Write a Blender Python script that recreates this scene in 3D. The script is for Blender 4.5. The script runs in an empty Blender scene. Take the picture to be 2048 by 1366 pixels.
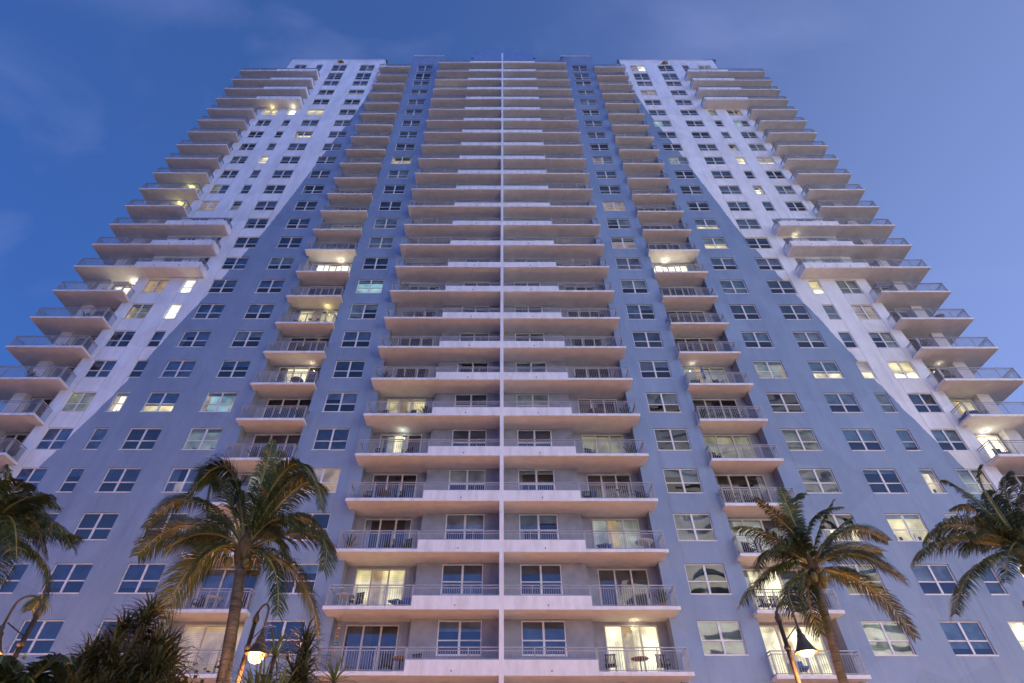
import bpy, math, random
from mathutils import Vector, Matrix
random.seed(7)
sc = bpy.context.scene
COL = sc.collection
H = 2.95            # storey height
CAMZ = 1.6
PI = math.pi

# ------------------------------------------------------------------ camera
F = 1100.0
TH = math.atan(F/1163.0)
ST, CT = math.sin(TH), math.cos(TH)
cam_d = bpy.data.cameras.new('camera')
cam = bpy.data.objects.new('camera', cam_d)
COL.objects.link(cam)
cam_d.sensor_width = 36.0
cam_d.lens = F/2048*36
cam_d.shift_x = 20/2048
cam_d.clip_start = 0.1
cam_d.clip_end = 5000
cam.location = (0, 0, CAMZ)
cam.rotation_euler = (PI/2 + TH, 0, 0)
cam.rotation_euler.rotate_axis('Z', math.radians(0.08))
sc.camera = cam
sc.render.resolution_x, sc.render.resolution_y = 1024, 683

def at(px, py, Y):
    """point of the vertical plane at distance Y (metres) seen at a photo pixel"""
    v = (683-py)/F
    Z = Y*(ST+v*CT)/(CT-v*ST)
    d = Y*CT+Z*ST
    return Vector(((px-1004)*d/F, Y, Z+CAMZ))

# ------------------------------------------------------------------ materials
MATS = {}
def newmat(name):
    m = bpy.data.materials.new(name); m.use_nodes = True
    m.node_tree.nodes.clear(); MATS[name] = m
    return m, m.node_tree.nodes, m.node_tree.links
def N(n, t, **kw):
    x = n.new(t)
    for k, v in kw.items(): setattr(x, k, v)
    return x
def setin(node, **kw):
    for k, v in kw.items(): node.inputs[k.replace('_', ' ')].default_value = v
def coords(n, l, scale=(1, 1, 1), kind='Object'):
    tc = N(n, 'ShaderNodeNewGeometry'); mp = N(n, 'ShaderNodeMapping')
    mp.inputs['Scale'].default_value = scale
    l.new(tc.outputs['Position'], mp.inputs['Vector'])
    return mp.outputs['Vector']
def noisy(name, c1, c2, scale=3.0, rough=0.8, bump=0.0, bscale=60, sc3=(1, 1, 1), metallic=0, detail=6, lo=0.35, hi=0.65, spec=0.3):
    m, n, l = newmat(name)
    v = coords(n, l, sc3)
    no = N(n, 'ShaderNodeTexNoise'); setin(no, Scale=scale, Detail=detail, Roughness=0.6)
    l.new(v, no.inputs['Vector'])
    r = N(n, 'ShaderNodeValToRGB')
    r.color_ramp.elements[0].position = lo; r.color_ramp.elements[1].position = hi
    r.color_ramp.elements[0].color = (*c1, 1); r.color_ramp.elements[1].color = (*c2, 1)
    l.new(no.outputs['Fac'], r.inputs['Fac'])
    b = N(n, 'ShaderNodeBsdfPrincipled'); setin(b, Roughness=rough, Metallic=metallic)
    b.inputs['Specular IOR Level'].default_value = spec
    l.new(r.outputs['Color'], b.inputs['Base Color'])
    if bump:
        n2 = N(n, 'ShaderNodeTexNoise'); setin(n2, Scale=bscale, Detail=3)
        l.new(v, n2.inputs['Vector'])
        bp = N(n, 'ShaderNodeBump'); setin(bp, Strength=bump, Distance=0.02)
        l.new(n2.outputs['Fac'], bp.inputs['Height']); l.new(bp.outputs['Normal'], b.inputs['Normal'])
    o = N(n, 'ShaderNodeOutputMaterial'); l.new(b.outputs[0], o.inputs[0])
    return m

# facade render: white paint above a swooping edge, blue grey below it
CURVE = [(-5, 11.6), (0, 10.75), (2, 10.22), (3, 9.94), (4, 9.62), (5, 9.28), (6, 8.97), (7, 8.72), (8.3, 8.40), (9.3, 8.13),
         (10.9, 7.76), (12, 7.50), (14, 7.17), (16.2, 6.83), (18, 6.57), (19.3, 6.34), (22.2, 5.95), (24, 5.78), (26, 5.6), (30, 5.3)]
def facade_mat():
    m, n, l = newmat('facade_paint')
    class _T: pass
    tc = _T(); tc.outputs = {'Object': N(n, 'ShaderNodeNewGeometry').outputs['Position']}
    sep = N(n, 'ShaderNodeSeparateXYZ'); l.new(tc.outputs['Object'], sep.inputs[0])
    ab = N(n, 'ShaderNodeMath', operation='ABSOLUTE'); l.new(sep.outputs['X'], ab.inputs[0])
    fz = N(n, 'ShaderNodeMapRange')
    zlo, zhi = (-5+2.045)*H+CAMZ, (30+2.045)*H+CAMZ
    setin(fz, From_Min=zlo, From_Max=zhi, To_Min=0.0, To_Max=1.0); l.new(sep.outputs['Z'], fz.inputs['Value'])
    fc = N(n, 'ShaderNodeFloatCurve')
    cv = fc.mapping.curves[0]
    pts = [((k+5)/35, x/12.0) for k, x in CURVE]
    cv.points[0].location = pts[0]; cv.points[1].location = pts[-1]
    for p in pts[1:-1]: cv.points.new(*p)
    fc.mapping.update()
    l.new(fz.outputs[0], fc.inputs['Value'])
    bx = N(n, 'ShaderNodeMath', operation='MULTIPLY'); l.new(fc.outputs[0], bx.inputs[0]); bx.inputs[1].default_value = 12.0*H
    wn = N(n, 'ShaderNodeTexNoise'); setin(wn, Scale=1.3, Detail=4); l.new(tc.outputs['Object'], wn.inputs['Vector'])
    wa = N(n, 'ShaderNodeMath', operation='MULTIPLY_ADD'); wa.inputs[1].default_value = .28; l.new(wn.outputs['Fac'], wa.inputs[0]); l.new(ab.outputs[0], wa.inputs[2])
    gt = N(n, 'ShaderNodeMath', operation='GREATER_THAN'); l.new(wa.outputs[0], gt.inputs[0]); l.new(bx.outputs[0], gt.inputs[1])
    # weathering
    mp = N(n, 'ShaderNodeMapping'); mp.inputs['Scale'].default_value = (0.9, 0.9, 0.28); l.new(tc.outputs['Object'], mp.inputs[0])
    no = N(n, 'ShaderNodeTexNoise'); setin(no, Scale=1.1, Detail=9, Roughness=0.68); l.new(mp.outputs[0], no.inputs['Vector'])
    rw = N(n, 'ShaderNodeValToRGB'); rw.color_ramp.elements[0].position = .33; rw.color_ramp.elements[1].position = .62
    rw.color_ramp.elements[0].color = (.68, .69, .73, 1); rw.color_ramp.elements[1].color = (.84, .85, .88, 1)
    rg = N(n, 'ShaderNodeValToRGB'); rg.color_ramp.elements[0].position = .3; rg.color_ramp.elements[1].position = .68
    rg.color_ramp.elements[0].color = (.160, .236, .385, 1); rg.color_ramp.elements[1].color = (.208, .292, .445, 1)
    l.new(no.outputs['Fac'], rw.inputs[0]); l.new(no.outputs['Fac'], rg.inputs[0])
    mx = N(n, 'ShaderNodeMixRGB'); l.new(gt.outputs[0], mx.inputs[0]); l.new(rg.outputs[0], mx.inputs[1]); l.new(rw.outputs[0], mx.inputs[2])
    # rain streaks and patched render
    m3 = N(n, 'ShaderNodeMapping'); m3.inputs['Scale'].default_value = (3.2, 1, .10); l.new(tc.outputs['Object'], m3.inputs[0])
    st = N(n, 'ShaderNodeTexNoise'); setin(st, Scale=1.0, Detail=5, Roughness=.7); l.new(m3.outputs[0], st.inputs['Vector'])
    sr = N(n, 'ShaderNodeMapRange'); setin(sr, From_Min=.54, From_Max=.82, To_Min=1.0, To_Max=.80); l.new(st.outputs['Fac'], sr.inputs['Value'])
    vo = N(n, 'ShaderNodeTexVoronoi'); setin(vo, Scale=.22); m4 = N(n, 'ShaderNodeMapping'); m4.inputs['Scale'].default_value = (1, 1, 1.5); l.new(tc.outputs['Object'], m4.inputs[0]); l.new(m4.outputs[0], vo.inputs['Vector'])
    vs = N(n, 'ShaderNodeSeparateXYZ'); l.new(vo.outputs['Color'], vs.inputs[0])
    vr = N(n, 'ShaderNodeMapRange'); setin(vr, From_Min=0.0, From_Max=1.0, To_Min=.93, To_Max=1.05); l.new(vs.outputs[0], vr.inputs['Value'])
    pm = N(n, 'ShaderNodeMath', operation='MULTIPLY'); l.new(sr.outputs[0], pm.inputs[0]); l.new(vr.outputs[0], pm.inputs[1])
    ms = N(n, 'ShaderNodeMixRGB', blend_type='MULTIPLY'); ms.inputs[0].default_value = 1; l.new(mx.outputs[0], ms.inputs[1]); l.new(pm.outputs[0], ms.inputs[2]); mx = ms
    b = N(n, 'ShaderNodeBsdfPrincipled'); setin(b, Roughness=.85); b.inputs['Specular IOR Level'].default_value = .2
    l.new(mx.outputs[0], b.inputs['Base Color'])
    n2 = N(n, 'ShaderNodeTexNoise'); setin(n2, Scale=9, Detail=6); l.new(tc.outputs['Object'], n2.inputs['Vector'])
    bp = N(n, 'ShaderNodeBump'); setin(bp, Strength=.25, Distance=.03)
    l.new(n2.outputs['Fac'], bp.inputs['Height']); l.new(bp.outputs['Normal'], b.inputs['Normal'])
    o = N(n, 'ShaderNodeOutputMaterial'); l.new(b.outputs[0], o.inputs[0])
    return m
facade_mat()
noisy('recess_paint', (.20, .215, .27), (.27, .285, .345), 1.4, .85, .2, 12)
noisy('concrete', (.66, .63, .62), (.76, .73, .72), 1.6, .85, .2, 14, sc3=(1, 1, 1.2))
noisy('white_paint', (.68, .67, .69), (.82, .81, .83), 1.6, .8, .15, 16, sc3=(1.6, 1, .45), lo=.32, hi=.58)
noisy('rail_paint', (.25, .27, .34), (.33, .35, .42), 5, .45, spec=.5)
noisy('frame_paint', (.66, .65, .66), (.76, .75, .75), 6, .5, spec=.5)
noisy('door_frame', (.52, .46, .40), (.62, .56, .50), 6, .5, spec=.5)
noisy('joint', (.16, .17, .22), (.2, .21, .26), 4, .9)
noisy('dark_metal', (.03, .03, .035), (.05, .05, .055), 8, .5, spec=.5)
noisy('lamp_metal', (.06, .045, .035), (.10, .075, .055), 9, .45, metallic=.4, spec=.5)
noisy('wicker', (.018, .015, .014), (.05, .04, .035), 30, .7)
noisy('plastic_white', (.6, .6, .6), (.7, .7, .7), 8, .5)
noisy('wood', (.16, .08, .04), (.26, .14, .07), 9, .6, sc3=(1, 6, 1))
noisy('clay', (.28, .12, .07), (.36, .16, .09), 9, .8)
noisy('pale_blue_paint', (.14, .25, .46), (.17, .29, .50), 1.2, .8)
noisy('orange_paint', (.6, .2, .06), (.7, .28, .08), 9, .6)
noisy('teal_paint', (.12, .3, .42), (.2, .42, .5), 9, .6)
noisy('pink_paint', (.5, .22, .18), (.6, .3, .22), 9, .6)
noisy('blue_cloth', (.04, .1, .3), (.06, .14, .38), 12, .9)
noisy('red_cloth', (.3, .03, .04), (.4, .06, .06), 12, .9)
noisy('room_dark', (.020, .022, .030), (.05, .05, .06), .9, .9)
noisy('frond', (.022, .042, .014), (.070, .085, .022), 2.2, .5, spec=.35)
noisy('frond_dry', (.20, .11, .035), (.30, .18, .06), 3, .7)
noisy('rachis', (.20, .17, .05), (.28, .24, .08), 4, .5)
noisy('palm_trunk', (.05, .045, .04), (.13, .115, .10), 3, .9, .6, 20, sc3=(1, 1, 7))
noisy('palm_fibre', (.06, .042, .025), (.13, .09, .05), 10, .95, .5, 30)
noisy('strap_leaf', (.03, .035, .012), (.10, .085, .03), 2.5, .5, spec=.4)
noisy('broad_leaf', (.02, .04, .012), (.06, .085, .025), 5, .5, spec=.4)
noisy('yellow_leaf', (.14, .15, .03), (.26, .24, .06), 3, .5, spec=.4)
noisy('coconut', (.07, .075, .025), (.13, .11, .04), 6, .6)
noisy('paving', (.36, .33, .29), (.50, .46, .41), 1.5, .85, .2, 20)
noisy('soil', (.05, .04, .03), (.09, .07, .05), 3, .95)
noisy('tower_white', (.78, .77, .72), (.86, .85, .80), .4, .8)
noisy('tower_glass', (.03, .04, .06), (.06, .08, .11), .6, .25)

def glass_mat():
    m, n, l = newmat('window_glass')
    v = coords(n, l, (1, 1, 1))
    no = N(n, 'ShaderNodeTexNoise'); setin(no, Scale=.55, Detail=0, Roughness=.3, Distortion=.3); l.new(v, no.inputs['Vector'])
    bp = N(n, 'ShaderNodeBump'); setin(bp, Strength=.28, Distance=.10); l.new(no.outputs['Fac'], bp.inputs['Height'])
    g = N(n, 'ShaderNodeBsdfGlossy'); setin(g, Roughness=.015); g.inputs['Color'].default_value = (.92, .96, 1, 1)
    l.new(bp.outputs['Normal'], g.inputs['Normal'])
    t = N(n, 'ShaderNodeBsdfTransparent'); t.inputs['Color'].default_value = (.74, .80, .86, 1)
    fr = N(n, 'ShaderNodeFresnel'); fr.inputs['IOR'].default_value = 1.55
    mr = N(n, 'ShaderNodeMapRange'); setin(mr, From_Min=0.0, From_Max=1.0, To_Min=.065, To_Max=1.0); l.new(fr.outputs[0], mr.inputs['Value'])
    mx = N(n, 'ShaderNodeMixShader'); l.new(mr.outputs[0], mx.inputs[0]); l.new(t.outputs[0], mx.inputs[1]); l.new(g.outputs[0], mx.inputs[2])
    o = N(n, 'ShaderNodeOutputMaterial'); l.new(mx.outputs[0], o.inputs[0])
glass_mat()

def blind_mat(name, col, emis=None, estr=0.0, vertical=False, pitch=.06):
    """window blind; slats are bands of its own colour; a lit one glows because the room behind it is lit"""
    m, n, l = newmat(name)
    class _T: pass
    tc = _T(); tc.outputs = {'Object': N(n, 'ShaderNodeNewGeometry').outputs['Position']}
    sep = N(n, 'ShaderNodeSeparateXYZ'); l.new(tc.outputs['Object'], sep.inputs[0])
    mu = N(n, 'ShaderNodeMath', operation='MULTIPLY'); mu.inputs[1].default_value = 2*PI/pitch
    l.new(sep.outputs['X' if vertical else 'Z'], mu.inputs[0])
    si = N(n, 'ShaderNodeMath', operation='SINE'); l.new(mu.outputs[0], si.inputs[0])
    mr = N(n, 'ShaderNodeMapRange'); setin(mr, From_Min=-1.0, From_Max=1.0, To_Min=.82, To_Max=1.0); l.new(si.outputs[0], mr.inputs['Value'])
    no = N(n, 'ShaderNodeTexNoise'); setin(no, Scale=.9, Detail=3); l.new(tc.outputs['Object'], no.inputs['Vector'])
    m2 = N(n, 'ShaderNodeMapRange'); setin(m2, From_Min=.32, From_Max=.68, To_Min=.38, To_Max=1.3); l.new(no.outputs['Fac'], m2.inputs['Value'])
    mm = N(n, 'ShaderNodeMath', operation='MULTIPLY'); l.new(mr.outputs[0], mm.inputs[0]); l.new(m2.outputs[0], mm.inputs[1])
    hs = N(n, 'ShaderNodeMixRGB', blend_type='MULTIPLY'); hs.inputs[0].default_value = 1; hs.inputs[1].default_value = (*col, 1)
    l.new(mm.outputs[0], hs.inputs[2])
    b = N(n, 'ShaderNodeBsdfPrincipled'); setin(b, Roughness=.7); l.new(hs.outputs[0], b.inputs['Base Color'])
    if emis:
        b.inputs['Emission Color'].default_value = (*emis, 1)
        es = N(n, 'ShaderNodeMath', operation='MULTIPLY'); es.inputs[1].default_value = estr; l.new(mm.outputs[0], es.inputs[0])
        l.new(es.outputs[0], b.inputs['Emission Strength'])
    o = N(n, 'ShaderNodeOutputMaterial'); l.new(b.outputs[0], o.inputs[0])
blind_mat('blind_blue', (.24, .34, .44))
blind_mat('blind_deep', (.09, .12, .18))
blind_mat('blind_grey', (.42, .46, .46), (.5, .55, .5), .05)
blind_mat('blind_brown', (.13, .10, .10), vertical=True, pitch=.12)
blind_mat('curtain', (.40, .42, .46), vertical=True, pitch=.16)
LIT = {'yellow': ((1.0, .80, .36), .85), 'cream': ((1.0, .84, .50), 1.15), 'white': ((1.0, .92, .72), 1.6), 'teal': ((.52, .85, .86), .5),
       'amber': ((.95, .58, .22), .42), 'olive': ((.62, .58, .28), .28), 'pink': ((.9, .62, .5), .30), 'palegrn': ((.66, .74, .62), .30), 'hot': ((1.0, .86, .58), 2.4)}
for k, (c, s) in LIT.items():
    blind_mat('lit_'+k, (.5, .48, .42), c, s*1.4, vertical=(k in ('cream', 'olive')), pitch=.1)

def emit(name, c, s):
    m, n, l = newmat(name)
    e = N(n, 'ShaderNodeEmission'); e.inputs[0].default_value = (*c, 1); e.inputs[1].default_value = s
    o = N(n, 'ShaderNodeOutputMaterial'); l.new(e.outputs[0], o.inputs[0])
emit('lamp_glow', (1.0, .55, .16), 9)
emit('small_glow', (1.0, .75, .5), 1.0)

# ------------------------------------------------------------------ mesh helper
class MB:
    def __init__(s): s.v = []; s.f = []; s.m = []; s.mats = []; s.sm = []
    def mi(s, name):
        if name not in s.mats: s.mats.append(name)
        return s.mats.index(name)
    def face(s, pts, mat, smooth=False):
        b = len(s.v); s.v += [tuple(p) for p in pts]; s.f.append(tuple(range(b, b+len(pts)))); s.m.append(s.mi(mat)); s.sm.append(smooth)
    def box(s, x0, x1, y0, y1, z0, z1, mat):
        if x0 > x1: x0, x1 = x1, x0
        b = len(s.v)
        s.v += [(x, y, z) for z in (z0, z1) for y in (y0, y1) for x in (x0, x1)]
        for q in ((0, 2, 3, 1), (4, 5, 7, 6), (0, 1, 5, 4), (2, 6, 7, 3), (0, 4, 6, 2), (1, 3, 7, 5)):
            s.f.append(tuple(b+i for i in q)); s.m.append(s.mi(mat)); s.sm.append(False)
    def tube(s, pts, rad, mat, n=8, cap=True):
        pts = [Vector(p) for p in pts]; k = len(pts)
        if not hasattr(rad, '__len__'): rad = [rad]*k
        b = len(s.v); up = None
        for i, p in enumerate(pts):
            t = (pts[min(i+1, k-1)]-pts[max(i-1, 0)])
            t = t.normalized() if t.length > 1e-9 else Vector((0, 0, 1))
            if up is None:
                a = Vector((1, 0, 0)) if abs(t.x) < .8 else Vector((0, 1, 0)); u = t.cross(a).normalized()
            else:
                u = (up - t*up.dot(t)).normalized()
            up = u; w = t.cross(u)
            for j in range(n):
                a = 2*PI*j/n; s.v.append(tuple(p+(u*math.cos(a)+w*math.sin(a))*rad[i]))
        for i in range(k-1):
            for j in range(n):
                s.f.append((b+i*n+j, b+i*n+(j+1) % n, b+(i+1)*n+(j+1) % n, b+(i+1)*n+j)); s.m.append(s.mi(mat)); s.sm.append(True)
        if cap:
            s.f.append(tuple(b+j for j in range(n))[::-1]); s.m.append(s.mi(mat)); s.sm.append(False)
            s.f.append(tuple(b+(k-1)*n+j for j in range(n))); s.m.append(s.mi(mat)); s.sm.append(False)
    def lathe(s, c, prof, mat, n=20):
        b = len(s.v); c = Vector(c)
        for r, z in prof:
            for j in range(n):
                a = 2*PI*j/n; s.v.append((c.x+r*math.cos(a), c.y+r*math.sin(a), c.z+z))
        for i in range(len(prof)-1):
            for j in range(n):
                s.f.append((b+i*n+j, b+i*n+(j+1) % n, b+(i+1)*n+(j+1) % n, b+(i+1)*n+j)); s.m.append(s.mi(mat)); s.sm.append(True)
    def mesh(s, name):
        me = bpy.data.meshes.new(name); me.from_pydata(s.v, [], s.f)
        for x in s.mats: me.materials.append(MATS[x])
        me.polygons.foreach_set('material_index', s.m); me.polygons.foreach_set('use_smooth', s.sm)
        me.update(); return me
    def obj(s, name, parent=None, loc=None, **props):
        o = bpy.data.objects.new(name, s.mesh(name)); COL.objects.link(o)
        if parent: o.parent = parent
        if loc is not None: o.location = loc
        for k, v in props.items(): o[k] = v
        return o
def empty(name, loc, label, cat, group=None, rz=0):
    o = bpy.data.objects.new(name, None); COL.objects.link(o); o.location = loc; o.rotation_euler = (0, 0, rz)
    o.empty_display_size = .3
    o['label'] = label; o['category'] = cat
    if group: o['group'] = group
    return o
def node(name, parent, loc=(0, 0, 0)):
    o = bpy.data.objects.new(name, None); COL.objects.link(o); o.parent = parent; o.location = loc; o.empty_display_size = .1
    return o

# ------------------------------------------------------------------ levels
LV = {-2: -1.96, -1: -.96, 0: .04, 1: 1.0, 2: 1.966, 3: 2.947, 4: 3.937, 5: 4.93, 6: 5.926, 7: 6.914, 8: 7.922, 9: 8.945, 10: 9.965}
for k in range(11, 26): LV[k] = 9.965 + (24.97-9.965)*(k-10)/15 + .03*math.sin(PI*(k-10)/15)
LV[26] = 26.0; LV[27] = 27.0
def Z(k, f=0.0):
    """height of the underside of slab k (fraction f of a storey above it)"""
    if k not in LV: base = k
    else: base = LV[k]
    return (base+2.045+f)*H+CAMZ
GROUND = 0.0
YF, Y0, YS = 10.09*H, 9.69*H, 9.87*H          # facade, large balcony front, small balcony front
YW, YD = 10.20*H, 10.36*H                      # centre wall, door recess wall
SLAB = .155

tower = empty('apartment_tower', (0, YF, GROUND), 'tall white and blue grey apartment tower with stacked balconies filling the view', 'building')
def tpart(mb, name, **p):
    o = mb.obj(name, tower, (0, -YF, -GROUND), **p)
    return o

# ------------------------------------------------------------------ walls
COLS = {'C6': (3.33, 4.05), 'C4': (6.12, 6.82), 'C3': (7.45, 8.15), 'C2': (8.62, 8.93), 'C1': (9.39, 9.98)}
TOP_IN, TOP_WING = (26.95+2.045)*H+CAMZ, (26.42+2.045)*H+CAMZ
REV = .13
def sill_head(k):
    if k == 25: return Z(25, .10), Z(25, .86)
    if k == 24: return Z(24, .07), Z(24, .88)
    return Z(k, .385), Z(k+1, -.05)
W = MB()
def wall_section(x0, x1, cols, ztop, sgn, zb=GROUND):
    """flat wall at YF from x0 to x1 (storey units) with window openings and their reveals"""
    xs = [x0]
    for c in cols: xs += list(COLS[c])
    xs.append(x1)
    def q(a, b, z0, z1):
        a, b = a*H*sgn, b*H*sgn
        if a > b: a, b = b, a
        W.face([(a, YF, z0), (b, YF, z0), (b, YF, z1), (a, YF, z1)], 'facade_paint')
    for i in range(0, len(xs), 2): q(xs[i], xs[i+1], zb, ztop)
    for c in cols:
        a, b = COLS[c]
        zprev = zb
        for k in range(-1, 26):
            s_, h_ = sill_head(k)
            q(a, b, zprev, s_); zprev = h_
            A, B = sorted((a*H*sgn, b*H*sgn))
            y2 = YF+REV
            W.face([(A, YF, s_), (A, y2, s_), (B, y2, s_), (B, YF, s_)], 'facade_paint')
            W.face([(A, YF, h_), (B, YF, h_), (B, y2, h_), (A, y2, h_)], 'facade_paint')
            W.face([(A, YF, s_), (A, YF, h_), (A, y2, h_), (A, y2, s_)], 'facade_paint')
            W.face([(B, YF, s_), (B, y2, s_), (B, y2, h_), (B, YF, h_)], 'facade_paint')
        q(a, b, zprev, ztop)
RIN, RA, RB, XE, XO = 2.87, 4.37, 5.72, 10.28, 11.40
BACK = YF+20
for sgn in (-1, 1):
    wall_section(RIN, RA, ['C6'], TOP_IN, sgn)
    wall_section(RB, XE, ['C4', 'C3', 'C2', 'C1'], TOP_WING, sgn)
    # joints: thin sealed lines under the window edges
    for c in COLS:
        for e in (0, 1):
            if (c, e) in (('C2', 0),): continue
            x = COLS[c][e]*H*sgn
            for k in range(-1, 25):
                W.box(x-.007, x+.007, YF-.003, YF+.001, sill_head(k)[1]+.02, sill_head(k+1)[0]-.02, 'joint')
    # parapet caps
    for (a, b, z) in ((RIN, RA, TOP_IN), (RB, XE, TOP_WING)):
        W.box(a*H*sgn, b*H*sgn, YF-.06, YF+.35, z, z+.12, 'white_paint')
    # end faces of raised parts and returns into the recesses
    def ret(x, y0, y1, z0, z1, mat='recess_paint'):
        x *= H*sgn
        W.face([(x, y0, z0), (x, y1, z0), (x, y1, z1), (x, y0, z1)], mat)
    zr = Z(25, 0)
    ret(RIN, YF, YD, GROUND, zr); ret(RIN, YF, YF+6, zr, TOP_IN, 'facade_paint')
    ret(RA, YF, YD, GROUND, zr); ret(RA, YF, YF+6, zr, TOP_IN, 'facade_paint')
    ret(RB, YF, YD, GROUND, zr); ret(RB, YF, YF+12, zr, TOP_WING, 'facade_paint')
    ret(XE, YF, YD, GROUND, Z(24)); ret(XE, YF, BACK, Z(24), TOP_WING, 'facade_paint')
    # wing pier and side wall
    X1, X2 = sorted((11.11*H*sgn, XO*H*sgn))
    W.box(X1, X2, YW, BACK, GROUND, Z(24), 'concrete')
    # roofs behind parapets
    for a, b, z in ((RIN, RA, TOP_IN-1), (RB, XE, TOP_WING-1), (RA, RB, zr), (XE, XO, Z(24))):
        a_, b_ = sorted((a*H*sgn, b*H*sgn))
        W.face([(a_, YF+.3, z), (b_, YF+.3, z), (b_, BACK, z), (a_, BACK, z)], 'concrete')
W.face([(-XO*H, BACK, 0), (XO*H, BACK, 0), (XO*H, BACK, Z(24)), (-XO*H, BACK, Z(24))], 'facade_paint')
W.face([(-RIN*H, YF+1, Z(25)), (RIN*H, YF+1, Z(25)), (RIN*H, BACK, Z(25)), (-RIN*H, BACK, Z(25))], 'concrete')

# recess walls with openings: list of (x0, x1, y, opening) per bay
DOOR = {'center': (1.78, 2.70), 'small': (4.40, 5.50), 'wing': (10.32, 11.06)}
CWIN = (.34, 1.09)
def pier_wall(x0, x1, y, o0, o1, zf, sgn, kmax, mat='recess_paint'):
    def q(a, b, z0, z1):
        a, b = sorted((a*H*sgn, b*H*sgn))
        W.face([(a, y, z0), (b, y, z0), (b, y, z1), (a, y, z1)], mat)
    q(x0, o0, GROUND, Z(kmax)); q(o1, x1, GROUND, Z(kmax))
    zp = GROUND
    for k in range(-1, kmax):
        s_, h_ = zf(k); q(o0, o1, zp, s_); zp = h_
    q(o0, o1, zp, Z(kmax))
def door_z(k): return Z(k)+SLAB+.03, Z(k+1, -.05)
def cwin_z(k): return Z(k, .40), Z(k+1, -.025)
for sgn in (-1, 1):
    pier_wall(0.0, 1.56, YW, *CWIN, cwin_z, sgn, 25)
    x = 1.56*H*sgn
    W.face([(x, YW, 0), (x, YD, 0), (x, YD, Z(25)), (x, YW, Z(25))], 'recess_paint')
    pier_wall(1.56, RIN, YD, *DOOR['center'], door_z, sgn, 25)
    pier_wall(RA, RB, YD, *DOOR['small'], door_z, sgn, 25)
    pier_wall(XE, 11.11, YD, *DOOR['wing'], door_z, sgn, 24)
# low gabled parapet over the centre bay
gy = YW+.02
prof = [(-RIN, 26.7), (-1.7, 26.75), (-1.5, 27.5), (-.75, 28.1), (0, 28.35), (.75, 28.1), (1.5, 27.5), (1.7, 26.75), (RIN, 26.7)]
gp = [(x*H, gy, (k+2.045)*H+CAMZ) for x, k in prof]
W.face([(-RIN*H, gy, Z(25)), (RIN*H, gy, Z(25))]+gp[::-1], 'pale_blue_paint')
W.face([(-RIN*H, gy+.4, Z(25)), (RIN*H, gy+.4, Z(25))]+[(a, b+.4, c) for a, b, c in gp[::-1]], 'facade_paint')
for a, b in zip(gp, gp[1:]): W.face([a, b, (b[0], b[1]+.4, b[2]), (a[0], a[1]+.4, a[2])], 'pale_blue_paint')
tpart(W, 'wall')
# interior backing seen through the glass
B = MB()
for sgn in (-1, 1):
    for a, b, y in ((RIN+.02, RA-.02, YF+.9), (RB+.02, XE-.02, YF+.9), (.02, 1.54, YW+.9), (1.58, RIN-.02, YD+.9), (RA+.02, RB-.02, YD+.9), (XE+.02, 11.09, YD+.9)):
        a_, b_ = sorted((a*H*sgn, b*H*sgn)); B.face([(a_, y, 0), (b_, y, 0), (b_, y, Z(25)), (a_, y, Z(25))], 'room_dark')
        for k in range(-1, 25):
            B.face([(a_, y, Z(k)), (b_, y, Z(k)), (b_, y-.74, Z(k)), (a_, y-.74, Z(k))], 'room_dark')
for sgn in (-1, 1):
    for a, b in ((RIN+.02, RA-.02), (RB+.02, XE-.02)):
        a_, b_ = sorted((a*H*sgn, b*H*sgn)); B.face([(a_, YF+.9, Z(25)), (b_, YF+.9, Z(25)), (b_, YF+.9, TOP_WING-1), (a_, YF+.9, TOP_WING-1)], 'room_dark')
tpart(B, 'interior_partition')
# the blade wall that divides the centre balconies
FN = MB(); FN.box(-.042*H, .036*H, Y0-.02, YW+.01, GROUND, Z(25, 1.25), 'white_paint')
tpart(FN, 'dividing_fin')

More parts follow.
